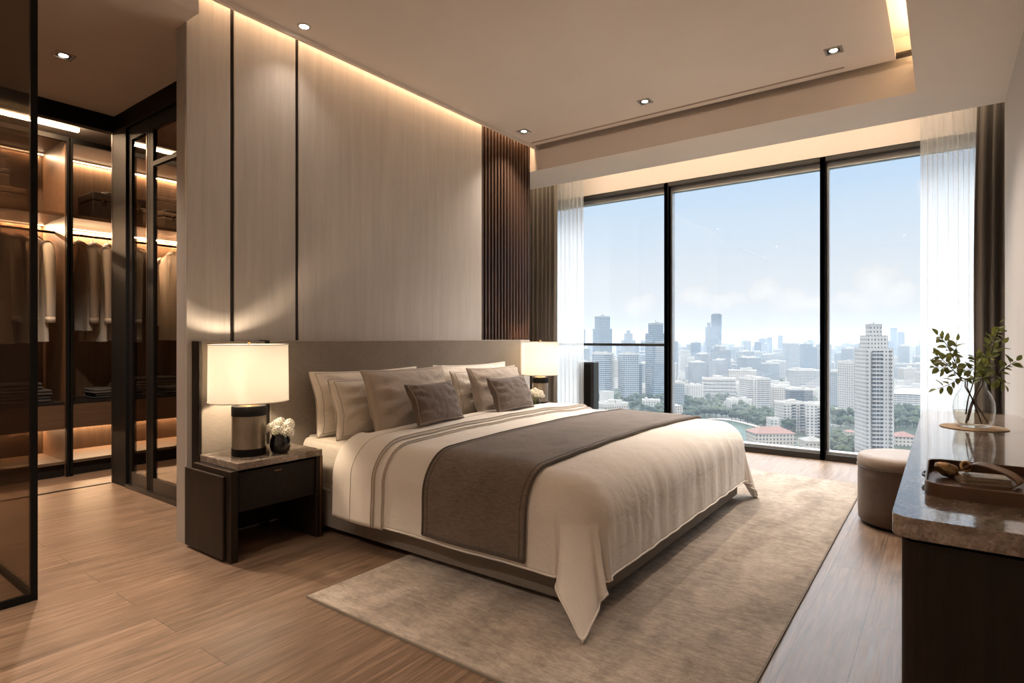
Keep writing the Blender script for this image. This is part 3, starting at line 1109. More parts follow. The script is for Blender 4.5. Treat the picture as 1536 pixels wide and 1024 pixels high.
outer = [(0.0, 0), (0.072, 0), (0.086, 0.008), (0.097, 0.04), (0.104, 0.085), (0.101, 0.125), (0.088, 0.158), (0.070, 0.183), (0.061, 0.205), (0.059, 0.222), (0.064, 0.232)]
outer = [(q * 0.84, z_) for q, z_ in outer]
inner = [(q - 0.003 if q > 0.01 else 0, z if z > 0.02 else z + 0.006) for q, z in reversed(outer)]
part(r, 'glass_body', lathe(BM(), [(q, zb + z) for q, z in outer] + [(q, zb + z) for q, z in inner], VX, VY, 56), M['clear_glass'], True, 60)
part(r, 'lip', tube(BM(), [(VX + 0.0525 * math.cos(2 * PI * k / 48), VY + 0.0525 * math.sin(2 * PI * k / 48), zb + 0.232) for k in range(48)], 0.0022, 6, True), M['clear_glass'], True)
part(r, 'water', lathe(BM(), [(0, zb + 0.0075), (0.054, zb + 0.0075), (0.066, zb + 0.0155), (0.0765, zb + 0.042), (0.0822, zb + 0.078), (0, zb + 0.078)], VX, VY, 48), M['water'], True, 40)

M['bark'] = plain('twig_bark', (0.085, 0.055, 0.038), 0.8, 0, 0.2, 0.25, 90)
m, nt, out = new_mat('branch_leaf')
p = principled(nt, out, (0.13, 0.16, 0.045), 0.5)
oi = noise_tex(nt, coords(nt), 26.0, 2)
L(nt, ramp(nt, oi, [(0.3, (0.060, 0.085, 0.020)), (0.5, (0.13, 0.155, 0.040)), (0.7, (0.27, 0.25, 0.085))]), p.inputs['Base Color'])
tl = N(nt, 'ShaderNodeBsdfTranslucent'); tl.inputs[0].default_value = (0.26, 0.27, 0.06, 1)
ms = N(nt, 'ShaderNodeMixShader'); ms.inputs[0].default_value = 0.3
L(nt, p.outputs[0], ms.inputs[1]); L(nt, tl.outputs[0], ms.inputs[2]); L(nt, ms.outputs[0], out.inputs['Surface'])
M['leaf'] = m


def leaf(bm, base, d, n, ln, wd):
    """an ovate leaf with a folded midrib, growing from base along d, its upper side towards n"""
    d = d.normalized()
    s = d.cross(n).normalized()
    n = s.cross(d).normalized()
    rows = []
    K = 6
    for k in range(K + 1):
        t = k / K
        w = wd * math.sin(PI * min(1, t * 0.94 + 0.03)) ** 0.8 * (1 - 0.35 * (t - 0.4))
        c = base + d * (ln * t) + n * (-0.18 * ln * t * t)
        if k in (0, K):
            rows.append([bm.verts.new(c)])
        else:
            rows.append([bm.verts.new(c + s * w + n * w * 0.35), bm.verts.new(c), bm.verts.new(c - s * w + n * w * 0.35)])
    for a, b in zip(rows, rows[1:]):
        if len(a) == 1:
            bm.faces.new((a[0], b[0], b[1])); bm.faces.new((a[0], b[1], b[2]))
        elif len(b) == 1:
            bm.faces.new((a[0], b[0], a[1])); bm.faces.new((a[1], b[0], a[2]))
        else:
            bm.faces.new((a[0], b[0], b[1], a[1])); bm.faces.new((a[1], b[1], b[2], a[2]))


def branch(pp, label, depth, dens, start, seed, side=()):
    rnd = random.Random(seed)
    def conv(px, py, k):
        q = (px - 1461) * VT / FPX
        return Vector((VX, VY, 0)) + RGT * q + DIR * (depth * k) + Vector((0, 0, height(py, VT)))
    n = len(pp)
    pts = smooth_path([conv(a, b, i / (n - 1) - 0.25) for i, (a, b) in enumerate(pp)], 42)
    for q in pts:                                     # the stems stay inside the glass
        h_ = q.z - zb
        if h_ < 0.245:
            q.z = max(q.z, zb + 0.016)
            h_ = max(h_, 0.016)
            rm = 0.05
            for (r0, z0), (r1, z1) in zip(outer[1:], outer[2:]):
                if z0 <= h_ <= z1:
                    rm = r0 + (r1 - r0) * (h_ - z0) / (z1 - z0)
            rm -= 0.012
            dx, dy = q.x - VX, q.y - VY
            dd = math.hypot(dx, dy)
            if dd > rm:
                q.x, q.y = VX + dx * rm / dd, VY + dy * rm / dd
    r = thing('branch', label, 'branch', tuple(pts[0]), 'leafy branches in the glass vase')
    bs, bl = BM(), BM()
    tube(bs, pts, [0.0036 * (1 - 0.65 * i / len(pts)) for i in range(len(pts))], 7)
    lines = [pts]
    for (i0, tip) in side:
        a = pts[int(i0 * (len(pts) - 1))]
        b = conv(tip[0], tip[1], 0.6)
        mid = (a + b) / 2 + Vector((0, 0, -0.006))
        q = smooth_path([a, mid, b], 16)
        tube(bs, q, 0.0015, 6)
        lines.append(q)
    for li, ln in enumerate(lines):
        m = len(ln)
        st = start if li == 0 else 0.25
        cnt = dens + 2 if li == 0 else max(4, dens // 2)
        for k in range(cnt):
            t = st + (1 - st) * k / max(1, cnt - 1)
            i = min(m - 1, int(t * (m - 1)))
            d0 = (ln[min(i + 1, m - 1)] - ln[max(i - 1, 0)]).normalized()
            for s in ((1, -1) if k < cnt - 1 else (0,)):
                ax = RGT.cross(d0) if abs(d0.z) < 0.3 else DIR
                perp = d0.cross(DIR).normalized()
                out = (d0 * rnd.uniform(0.35, 0.8) + perp * s * rnd.uniform(0.6, 1.0) + DIR * rnd.uniform(-0.7, 0.7)).normalized()
                up = (Vector((0, 0, 1)) + Vector((rnd.uniform(-.6, .6), rnd.uniform(-.6, .6), 0)) - DIR * 0.5).normalized()
                if abs(out.dot(up)) > 0.92:
                    up = -DIR
                l = rnd.uniform(0.036, 0.054) * (1.0 if t < 0.9 else 0.85)
                leaf(bl, ln[i] + out * 0.004, out, up, l, l * rnd.uniform(0.25, 0.33))
    part(r, 'stem', bs, M['bark'], True)
    part(r, 'leaves', bl, M['leaf'], True)
    return r

branch([(1481, 636), (1462, 603), (1446, 573), (1437, 543), (1425, 515), (1416, 503)], 'leafy branch leaning left in the glass vase, its tip highest on the left side', 0.05, 9, 0.42, 1, ((0.62, (1442, 512)),))
branch([(1477, 637), (1463, 607), (1447, 577), (1428, 557), (1408, 540), (1394, 531)], 'leafy branch in the glass vase reaching farthest left over the console', -0.06, 7, 0.5, 2, ((0.52, (1399, 582)), (0.7, (1396, 550))))
branch([(1447, 634), (1458, 604), (1470, 572), (1481, 543), (1494, 514), (1509, 496)], 'leafy branch leaning right in the glass vase, tip close to the right wall', 0.05, 9, 0.45, 3, ((0.6, (1510, 515)),))
branch([(1452, 634), (1458, 605), (1469, 573), (1480, 540), (1487, 508), (1490, 486)], 'tallest leafy branch in the glass vase, upright against the dark drape', -0.05, 8, 0.45, 4)
branch([(1457, 632), (1463, 600), (1474, 574), (1488, 562), (1502, 548), (1509, 541)], 'low leafy branch in the glass vase spreading right before the dark drape', -0.08, 7, 0.45, 5, ((0.6, (1494, 575)),))
branch([(1455, 622), (1453, 597), (1455, 571), (1452, 548), (1446, 530)], 'short bushy leafy branch in the middle of the glass vase', -0.10, 8, 0.45, 6, ((0.6, (1466, 540)), (0.7, (1436, 552))))

# ------------------------------------------------------------------ nightstands
def nightstand(y0, y1, label):
    r = thing('nightstand', label, 'nightstand', (0.29, (y0 + y1) / 2, 0))
    part(r, 'side_panel', box(BM(), 0.095, 0.505, y0 + 0.018, y0 + 0.058, 0.0, 0.492, 0.003, 1), M['dark_wood_v'])
    part(r, 'side_panel', box(BM(), 0.095, 0.505, y1 - 0.045, y1, 0.0, 0.492, 0.003, 1), M['dark_wood_v'])
    part(r, 'outer_panel', box(BM(), 0.02 if y0 < 2 else 0.1, 0.455, y0, y0 + 0.0175, 0.012, 0.462, 0.006, 2), M['dark_wood_v'])
    part(r, 'edge_trim', box(BM(), 0.5052, 0.508, y1 - 0.022, y1 - 0.010, 0.0, 0.49), M['bronze'], label='slim bronze edge trim')
    part(r, 'back_panel', box(BM(), 0.10, 0.115, y0 + 0.0585, y1 - 0.0455, 0.05, 0.47), M['dark_wood'])
    part(r, 'marble_top', box(BM(), 0.095, 0.515, y0 + 0.052, y1 - 0.01, 0.4925, 0.532, 0.004, 2), M['marble'], label='brown marble top')
    d = part(r, 'drawer', box(BM(), 0.1155, 0.495, y0 + 0.062, y1 - 0.049, 0.262, 0.478, 0.002, 1), M['dark_wood'])
    ym = (y0 + y1) / 2
    bm = BM()
    box(bm, 0.4955, 0.503, ym - 0.022, ym + 0.022, 0.448, 0.456, 0.002, 2)
    part(d, 'pull', bm, M['bronze'])
    return r

nightstand(1.585, 2.175, 'dark nightstand with a brown marble top at the closet end of the bed')
nightstand(4.60, 5.215, 'dark nightstand with a marble top at the window side of the bed, half hidden')
NZ = 0.5325


def table_lamp(cx, cy, label, sc=0.98):
    r = thing('table_lamp', label, 'lamp', (cx, cy, NZ))
    z = NZ
    R = 0.096 * sc
    part(r, 'foot_band', lathe(BM(), [(0, z), (R * 0.98, z), (R, z + 0.004), (R, z + 0.042), (0, z + 0.042)], cx, cy, 48), M['black'], True, 40, 'black foot band')
    part(r, 'base', lathe(BM(), [(0, z + 0.0421), (R * 0.985, z + 0.0421), (R * 0.985, z + 0.226), (0, z + 0.226)], cx, cy, 48), M['lamp_body'], True, 40)
    part(r, 'cap_band', lathe(BM(), [(0, z + 0.2261), (R, z + 0.2261), (R, z + 0.276), (R * 0.97, z + 0.282), (0, z + 0.282)], cx, cy, 48), M['black'], True, 40, 'black cap band')
    part(r, 'neck', lathe(BM(), [(0, z + 0.2821), (0.055, z + 0.2821), (0.05, z + 0.288), (0.016, z + 0.292), (0.013, z + 0.33), (0.02, z + 0.335), (0.02, z + 0.36), (0, z + 0.36)], cx, cy, 24), M['brass'], True, 40)
    b = part(r, 'bulb', lathe(BM(), [(0, z + 0.3605), (0.012, z + 0.3605), (0.017, z + 0.385), (0.030, z + 0.42), (0.026, z + 0.447), (0.012, z + 0.462), (0, z + 0.465)], cx, cy, 20), M['bulb'], True)
    z0, z1, RS = z + 0.309, z + 0.634, 0.220 * sc
    bm = BM()
    lathe(bm, [(RS, z0), (RS * 0.985, z1), (RS * 0.985 - 0.002, z1), (RS - 0.002, z0), (RS, z0)], cx, cy, 72)
    part(r, 'shade', bm, M['shade'], True, 40)
    for zz, rr in ((z0, RS), (z1, RS * 0.985)):
        bm = BM()
        tube(bm, [(cx + rr * math.cos(2 * PI * k / 72), cy + rr * math.sin(2 * PI * k / 72), zz) for k in range(72)], 0.003, 6, True)
        part(r, 'shade_trim', bm, M['pillow'], True)
    bm = BM()
    for k in range(3):
        a = 2 * PI * k / 3 + 0.4
        tube(bm, [(cx + 0.012 * math.cos(a), cy + 0.012 * math.sin(a), z1 - 0.01), (cx + (RS - 0.006) * math.cos(a), cy + (RS - 0.006) * math.sin(a), z1 - 0.01)], 0.002, 6)
    tube(bm, [(cx, cy, z + 0.3655 + 0.10), (cx, cy, z1 + 0.006)], 0.004, 8)
    part(r, 'spider', bm, M['brass'], True)
    part(r, 'added_diffuser', lathe(BM(), [(0, z1 - 0.018), (RS * 0.74, z1 - 0.018), (RS * 0.74, z1 - 0.0165), (0, z1 - 0.0165)], cx, cy, 48), M['shade'])  # unseen disc added below the shade top to cut the upward glow
    part(r, 'finial', lathe(BM(), [(0, z1 + 0.0062), (0.006, z1 + 0.0062), (0.009, z1 + 0.014), (0.006, z1 + 0.022), (0, z1 + 0.024)], cx, cy, 16), M['brass'], True)
    point_light('table_lamp_glow', (cx, cy, z + 0.47), LAMP_W, LAMPC, 0.05)
    return r

LAMP_W = 21.0
LAMPC = (1.0, 0.78, 0.55)
table_lamp(0.316, 1.81, 'tall drum shade table lamp lit on the nightstand at the closet end')
table_lamp(0.285, 4.89, 'drum shade table lamp lit on the nightstand before the taupe drape by the window', 0.85)

M['smoke_bowl'] = tinted_glass('dark_vase_glass', (0.16, 0.14, 0.12), 0.07)
M['petal'] = plain('white_petals', (0.80, 0.76, 0.66), 0.7, 0, 0.2, 0.06, 80)
M['stem'] = plain('green_stems', (0.10, 0.14, 0.05), 0.7, 0, 0.2, 0.2, 60)
M['bud'] = plain('pale_green_buds', (0.50, 0.52, 0.30), 0.7, 0, 0.2, 0.2, 60)


def flower_vase(cx, cy, sc, vlabel, flabel, grp, seed, vmat='smoke_bowl'):
    z = NZ + 0.0005
    r = thing('flower_vase', vlabel, 'vase', (cx, cy, z))
    pr = [(0.0, 0), (0.040, 0), (0.052, 0.012), (0.058, 0.045), (0.055, 0.08), (0.046, 0.10), (0.048, 0.112)]
    ins = [(max(0, q - 0.004), b + (0.008 if b < 0.02 else 0)) for q, b in reversed(pr)]
    part(r, 'bowl', lathe(BM(), [(q * sc, z + b * sc) for q, b in pr + ins], cx, cy, 40), M[vmat], True, 50)
    part(r, 'water', lathe(BM(), [(0, z + 0.010 * sc), (0.044 * sc, z + 0.014 * sc), (0.050 * sc, z + 0.045 * sc), (0.047 * sc, z + 0.075 * sc), (0, z + 0.075 * sc)], cx, cy, 28), M['water'], True, 40)
    rnd = random.Random(seed)
    spots = [(0, 0, 0.172), (0.052, 0.012, 0.150), (-0.05, 0.018, 0.152), (0.012, -0.052, 0.150), (-0.012, 0.056, 0.152), (0.044, -0.040, 0.130), (-0.048, -0.040, 0.128), (0.078, -0.004, 0.120), (-0.082, 0.0, 0.124)]
    spots = [(a_ * 1.2, b_ * 1.2, c_ + 0.008) for a_, b_, c_ in spots]
    for i, (dx, dy, dz) in enumerate(spots):
        c = Vector((cx + dx * sc, cy + dy * sc, z + dz * sc))
        f = thing('white_flower', flabel, 'flower', (cx, cy, z + 0.03 * sc), grp)
        bs = BM()
        tube(bs, smooth_path([(cx + dx * 0.1, cy + dy * 0.1, z + 0.03 * sc), (cx + dx * 0.35 * sc, cy + dy * 0.35 * sc, z + 0.09 * sc), tuple(c)], 10), 0.0022 * sc, 6)
        part(f, 'stem', bs, M['stem'], True)
        bp = BM()
        K = 46
        R = 0.027 * sc * rnd.uniform(0.9, 1.12)
        for k in range(K):                        # florets on a dome
            zz = 1 - 1.55 * (k + 0.5) / K
            rr = math.sqrt(max(0, 1 - zz * zz))
            a = k * 2.39996
            n = Vector((rr * math.cos(a), rr * math.sin(a), zz))
            q = c + n * R * rnd.uniform(0.86, 1.08)
            tx = n.orthogonal().normalized()
            ty = n.cross(tx)
            a0 = rnd.uniform(0, 1.5)
            w = R * 0.25
            cv = bp.verts.new(q)
            for e in range(4):
                t = a0 + e * PI / 2
                e1 = tx * math.cos(t - 0.55) + ty * math.sin(t - 0.55)
                e2 = tx * math.cos(t) + ty * math.sin(t)
                e3 = tx * math.cos(t + 0.55) + ty * math.sin(t + 0.55)
                bp.faces.new((cv, bp.verts.new(q + e1 * w * 0.75 + n * w * 0.25), bp.verts.new(q + e2 * w * 1.25 + n * w * 0.5), bp.verts.new(q + e3 * w * 0.75 + n * w * 0.25)))
        part(f, 'florets', bp, M['petal'])
        if i in (2, 6, 8, 5):
            bb = BM()
            for k in range(7):
                p0 = c + Vector((dx, dy, 0)).normalized() * R * rnd.uniform(0.5, 1.5) + Vector((rnd.uniform(-.014, .014), rnd.uniform(-.014, .014), rnd.uniform(-.02, .03))) * sc
                bmesh.ops.create_icosphere(bb, subdivisions=1, radius=0.0042 * sc, matrix=Matrix.Translation(p0))
                tube(bb, [c - Vector((0, 0, R * 0.6)), p0], 0.0008, 4)
            part(f, 'buds', bb, M['bud'], True)
    return r

flower_vase(0.425, 1.94, 1.0, 'small dark glass vase of white flowers beside the tall lamp', 'white hydrangea flower in the dark vase beside the tall lamp', 'white flowers beside the tall lamp', 3)
flower_vase(0.36, 4.69, 0.92, 'small clear vase of dried flowers beside the lamp near the window', 'cream dried flower in the small vase near the window', 'cream flowers beside the lamp near the window', 9, 'clear_glass')


# ------------------------------------------------------------------ curtains
def curtain(name, label, cat, x0, x1, y, z0, z1, folds, amp, mat, th, seed, gather=0.0, dy=0.0):
    bm = BM()
    nu, nv = folds * 12 + 1, 30
    def f(i, j):
        t = i / (nu - 1)
        v = j / (nv - 1)
        z = z0 + (z1 - z0) * v
        a = amp * (1 + 0.35 * nz(t * 7, seed, 0, 1)) * (1 - 0.25 * v)
        ph = 2 * PI * folds * t + 0.9 * nz(t * 5, seed, 2, 1) + 0.1 * nz(t * 3, v * 1.2, seed, 1)
        xx = x0 + (x1 - x0) * t
        k = gather * math.sin(PI * min(1, (1 - v)) * 0.9)
        xx = xx + k * (1 - t)
        return Vector((xx + 0.3 * amp * math.sin(2 * ph), y + dy * t + a * math.sin(ph) + 0.01 * nz(t * 4, v * 2, seed + 5, 1), z))
    grid(bm, nu, nv, f)
    r = thing(name, label, cat, ((x0 + x1) / 2, y, z0))
    o = part(r, 'cloth', bm, mat, True)
    if th:
        solid(o, th, 0)
    # heading tape with hooks and a gliding rail above
    bm = BM()
    for k in range(folds + 1):
        xx = x0 + (x1 - x0) * k / folds
        box(bm, xx - 0.004, xx + 0.004, y + dy * k / folds - 0.004, y + dy * k / folds + 0.004, z1 - 0.01, 3.395)
    part(r, 'hooks', bm, M['frame_light'])
    return r

curtain('drape', 'taupe drape gathered at the left end of the window behind the lamp', 'curtain', -0.80, -0.24, 6.05, 0.015, 3.36, 9, 0.055, M['drape'], 0.004, 1)
curtain('sheer_curtain', 'white sheer curtain at the left end of the window beside the taupe drape', 'curtain', -0.62, 0.02, 6.24, 0.015, 3.36, 11, 0.035, M['sheer'], 0, 2)
curtain('sheer_curtain', 'white sheer curtain at the right end of the window behind the leafy branches', 'curtain', 3.385, 4.02, 6.24, 0.015, 3.36, 9, 0.035, M['sheer'], 0, 3)
curtain('drape', 'dark taupe drape bunched at the right end of the window by the right wall', 'curtain', 3.775, 4.16, 6.02, 0.015, 3.36, 6, 0.06, M['drape_dark'], 0.004, 4, -0.03)
for yy, nm in ((6.05, 'trim_7'), (6.24, 'trim_8')):
    struct(nm, box(BM(), -0.84, 4.19, yy - 0.012, yy + 0.012, 3.396, 3.419), M['frame_light'])

r = thing('slim_cabinet', 'slim dark grey upright cabinet at the window beside the left sheer curtain', 'cabinet', (0.0, 6.39, 0))
part(r, 'body', box(BM(), -0.10, 0.115, 6.32, 6.45, 0.0, 0.915, 0.004, 2), M['frame'])
part(r, 'front_panel', box(BM(), -0.085, 0.07, 6.314, 6.3195, 0.03, 0.895, 0.002, 1), M['black'])


# ------------------------------------------------------------------ downlights
def downlight(x, y, zc, label, round_=False, power=26.0, size=105, rot=0.0, grp=None, twin=False):
    r = thing('downlight', label, 'downlight', (x, y, zc), grp)
    if round_:
        part(r, 'trim_ring', lathe(BM(), [(0.030, zc - 0.003), (0.042, zc - 0.003), (0.042, zc - 0.0002), (0.030, zc - 0.0002), (0.030, zc - 0.003)], x, y, 32), M['white_trim'])
        part(r, 'lens', lathe(BM(), [(0, zc - 0.002), (0.029, zc - 0.002), (0.029, zc - 0.0002), (0, zc - 0.0002)], x, y, 32), M['led_down'])
    else:
        w = 0.055
        bm = BM()
        for a in ((-w, -w + 0.014, -w, w), (w - 0.014, w, -w, w), (-w + 0.014, w - 0.014, -w, -w + 0.014), (-w + 0.014, w - 0.014, w - 0.014, w)):
            box(bm, x + a[0], x + a[1], y + a[2], y + a[3], zc - 0.006, zc - 0.0002)
        part(r, 'trim_frame', bm, M['white_trim'])
        part(r, 'reflector', box(BM(), x - w + 0.0145, x + w - 0.0145, y - w + 0.0145, y + w - 0.0145, zc - 0.0012, zc - 0.0003), M['frame'])
        part(r, 'lens', lathe(BM(), [(0, zc - 0.004), (0.023, zc - 0.004), (0.026, zc - 0.0013), (0, zc - 0.0013)], x, y, 24), M['led_down'], True, 40)
    if power:
        spot_light('downlight_beam', (x, y, zc - 0.012), power, WARM2, size, 0.9, 0.03)
    return r

DL = 155.0
downlight(0.20, 2.25, ZC, 'small round recessed downlight above the headboard panels', True, DL * 0.04)
downlight(0.24, 4.67, ZC, 'square recessed downlight in the ceiling near the slatted screen', False, DL * 0.45)
downlight(1.49, 4.70, ZC, 'square recessed downlight in the ceiling above the middle of the window', False, DL)
downlight(2.925, 4.66, ZC, 'square recessed downlight in the ceiling near the lit tray cove', False, DL)
downlight(-1.07, 1.32, ZK, 'square recessed downlight lit in the closet ceiling', False, DL * 1.6)
# unseen fill downlights added behind the camera to brighten room and ceiling
for i, (x, y) in enumerate(((1.49, -0.6), (2.925, -0.6), (0.6, -0.6), (1.5, 2.0), (2.9, 1.6))):
    if y < 0:
        downlight(x, y, ZC, 'added square fill downlight in the ceiling behind the viewpoint', False, DL, grp='added fill downlights behind the viewpoint')
downlight(-1.07, -0.5, ZK, 'added square fill downlight in the closet ceiling behind the glass', False, DL * 0.7)  # unseen second fitting, added to brighten the closet

# cove lighting: strips above the slot and in the tray recess
def led_strip(name, label, x0, x1, y0, y1, z0, z1, mat):
    o = finish(name, box(BM(), x0, x1, y0, y1, z0, z1), mat)
    return tag(o, label, 'light strip')

led_strip('cove_light', 'warm light strip hidden in the slot above the headboard wall', 0.070, 0.080, 1.62, 5.08, ZC + 0.032, ZC + 0.044, M['led_cove'] if 'led_cove' in M else M['led_soft'])
area_light('cove_wash', (0.05, 3.36, ZC + 0.12), (0, math.radians(-20), 0), 0.03, 3.5, 11.0, WARM)
area_light('tray_cove_wash', (3.40, 1.75, 3.20), (0, math.radians(200), 0), 0.04, 6.6, 24.0, (1.0, 0.68, 0.34))
led_strip('cove_light', 'warm light strip on the ledge of the tray recess at right', 3.40, 3.415, -1.5, 5.08, 3.1705, 3.182, M['led_soft'])
area_light('curtain_pocket_glow', (1.7, 5.79, 3.36), (math.radians(50), 0, 0), 4.8, 0.03, 9.0, (1.0, 0.80, 0.58))
led_strip('cove_light', 'warm light strip hidden in the curtain pocket above the window', -0.75, 4.1, 5.735, 5.75, 3.36, 3.38, M['led_soft'])
area_light('slat_glow', (-0.052, 4.9, 1.205), (math.radians(180), 0, 0), 0.012, 0.36, 1.2, (1.0, 0.45, 0.16))
area_light('slat_glow', (-0.052, 4.715, 3.29), (0, 0, 0), 0.012, 0.76, 1.6, (1.0, 0.5, 0.2))

# ================================================================== closet
# glass enclosure at the left edge: corner post, rails and two panes
GX, GY = 0.205, 0.862
r = thing('glass_partition', 'dark framed smoked glass partition at the left edge of the room', 'glass partition', (GX, GY, 0))
part(r, 'corner_post', box(BM(), GX - 0.028, GX - 0.006, GY - 0.028, GY - 0.002, 0, ZK), M['black'])
bm = BM(); box(bm, GX - 0.022, GX - 0.004, Y0, GY - 0.0285, 0, 0.035); box(bm, GX - 0.022, GX - 0.004, Y0, GY - 0.0285, ZK - 0.035, ZK); part(r, 'rail', bm, M['black'])
bm = BM(); box(bm, -3.2, GX - 0.0285, GY - 0.022, GY - 0.004, 0, 0.035); box(bm, -3.2, GX - 0.0285, GY - 0.022, GY - 0.004, ZK - 0.035, ZK); part(r, 'rail', bm, M['black'])
bm = BM(); box(bm, GX - 0.017, GX - 0.009, Y0, GY - 0.0285, 0.0355, ZK - 0.0355); part(r, 'pane', bm, M['smoke_glass'])
bm = BM(); box(bm, -3.2, GX - 0.0285, GY - 0.017, GY - 0.009, 0.0355, ZK - 0.0355); part(r, 'pane', bm, M['smoke_glass'])

# framed glass doors beside the headboard wall (plane y = 1.95)
GP = 1.95
r = thing('glass_door_frame', 'black framed opening that holds the glass closet doors', 'door frame', (-1.2, GP, 0))
part(r, 'post', box(BM(), -2.02, -1.755, GP - 0.02, GP + 0.06, 0, ZK - 0.002, 0.003, 1), M['black'])
part(r, 'post', box(BM(), -0.20, -0.13, GP - 0.02, GP + 0.06, 0, ZK - 0.002), M['black'])
part(r, 'head_rail', box(BM(), -1.7545, -0.2005, GP - 0.02, GP + 0.06, 2.90, ZK - 0.002), M['black'])
part(r, 'threshold', box(BM(), -1.7545, -0.2005, GP - 0.025, GP + 0.06, 0.0, 0.03), M['bronze_dark'])
part(r, 'edge_trim', box(BM(), -2.045, -2.021, GP - 0.022, GP + 0.0, 0.0, ZK - 0.14), M['bronze_dark'])


def glass_door(x0, x1, label, yo, transom):
    r = thing('glass_door', label, 'door', ((x0 + x1) / 2, GP + yo, 0.031))
    y0, y1 = GP + yo, GP + yo + 0.03
    bm = BM()
    box(bm, x0, x0 + 0.055, y0, y1, 0.031, 2.898)
    box(bm, x1 - 0.055, x1, y0, y1, 0.031, 2.898)
    part(r, 'stiles', bm, M['black'])
    bm = BM()
    box(bm, x0 + 0.0555, x1 - 0.0555, y0, y1, 2.80, 2.898)
    if transom:
        box(bm, x0 + 0.0555, x1 - 0.0555, y0, y1, 2.52, 2.555)
    part(r, 'top_rail', bm, M['black'])
    part(r, 'bottom_rail', box(BM(), x0 + 0.0555, x1 - 0.0555, y0, y1, 0.031, 0.135), M['bronze_dark'])
    part(r, 'inner_trim', box(BM(), x1 - 0.0545, x1 - 0.046, y0 - 0.004, y0 - 0.0005, 0.031, 2.8), M['bronze'])
    part(r, 'pane', box(BM(), x0 + 0.0555, x1 - 0.0555, y0 + 0.011, y0 + 0.018, 0.1355, 2.7995), M['door_glass'])
    return r

glass_door(-1.75, -1.36, 'narrow smoked glass closet door next to the thick black post', 0.0, False)
glass_door(-1.355, -0.21, 'wide smoked glass closet door with a transom bar next to the headboard wall', 0.0, True)
# black bulkhead and floor track in front of the wardrobes
struct('beam', box(BM(), -2.08, -2.0, -1.59, 1.93, 2.915, ZK - 0.001), M['black'])
struct('trim_9', box(BM(), -2.06, -2.03, 0.87, 1.92, 0.0005, 0.006), M['bronze_dark'])

# wardrobes: open modules with drawers, shelves, rod and light strips
WX0, WX1 = -3.2, -2.6
def wardrobe(y0, y1, label):
    r = thing('wardrobe', label, 'wardrobe', ((WX0 + WX1) / 2, (y0 + y1) / 2, 0))
    t = 0.022
    part(r, 'side_panel', box(BM(), WX0, WX1, y0, y0 + t, 0, 2.955), M['walnut'])
    part(r, 'side_panel', box(BM(), WX0, WX1, y1 - t, y1, 0, 2.955), M['walnut'])
    bm = BM()
    box(bm, WX1 + 0.0005, WX1 + 0.03, y0, y0 + 0.018, 0.0, 2.955); box(bm, WX1 + 0.0005, WX1 + 0.03, y1 - 0.018, y1, 0.0, 2.955)
    box(bm, WX1 + 0.0005, WX1 + 0.03, y0 + 0.0185, y1 - 0.0185, 2.915, 2.955)
    part(r, 'face_frame', bm, M['black'])
    part(r, 'back_panel', box(BM(), WX0 + 0.0005, WX0 + 0.012, y0 + t + 0.0005, y1 - t - 0.0005, 0.1, 2.93), M['walnut_back'])
    ya, yb = y0 + t + 0.0006, y1 - t - 0.0006
    xa = WX0 + 0.0125
    part(r, 'top_panel', box(BM(), xa, WX1, ya, yb, 2.93, 2.955), M['walnut'])
    part(r, 'shelf', box(BM(), xa, WX1 - 0.01, ya, yb, 2.265, 2.295), M['walnut'])
    part(r, 'counter', box(BM(), xa, WX1 - 0.005, ya, yb, 0.625, 0.65), M['dark_wood'])
    part(r, 'bottom_shelf', box(BM(), xa, WX1 - 0.005, ya, yb, 0.11, 0.135), M['walnut_back'])
    part(r, 'plinth', box(BM(), xa, WX1 - 0.03, ya, yb, 0.0, 0.1095), M['dark_wood'])
    ym = (ya + yb) / 2
    for a, b in ((ya + 0.003, ym - 0.002), (ym + 0.002, yb - 0.003)):
        d = part(r, 'drawer', box(BM(), WX1 - 0.45, WX1 - 0.004, a, b, 0.415, 0.6245), M['walnut'])
    part(r, 'divider', box(BM(), WX0 + 0.0125, WX0 + 0.11, ym - 0.02, ym + 0.02, 0.651, 2.264), M['dark_wood_v'])
    part(r, 'clothes_rail', tube(BM(), [(-2.88, ya, 2.155), (-2.88, yb, 2.155)], 0.011, 10), M['bronze_dark'], True)
    part(r, 'light_strip', box(BM(), xa, xa + 0.010, ya, yb, 2.905, 2.915), M['led_soft'])
    part(r, 'light_strip', box(BM(), xa, xa + 0.010, ya, yb, 2.250, 2.260), M['led_soft'])
    part(r, 'light_strip', box(BM(), xa, xa + 0.010, ya, yb, 0.402, 0.412), M['led_soft'])
    for z, pw in ((2.90, 7.0), (2.245, 28.0), (0.398, 8.0)):
        area_light('wardrobe_light', (WX0 + 0.03, ym, z), (0, math.radians(-8), 0), 0.02, (yb - ya) * 0.95, pw, WARM)
    return r

wardrobe(0.42, 1.79, 'lit open walnut wardrobe left of the central upright, shirts and jackets on its rail')
wardrobe(1.80, 3.20, 'lit open walnut wardrobe right of the central upright, partly behind the glass doors')
led_strip('ceiling_light_bar', 'bright linear light bar under the closet ceiling before the wardrobes', -2.50, -2.46, 0.0, 1.83, ZK - 0.06, ZK - 0.03, M['led'])
area_light('light_bar_glow', (-2.45, 0.9, ZK - 0.065), (0, 0, 0), 0.05, 1.6, 34.0, WARM)

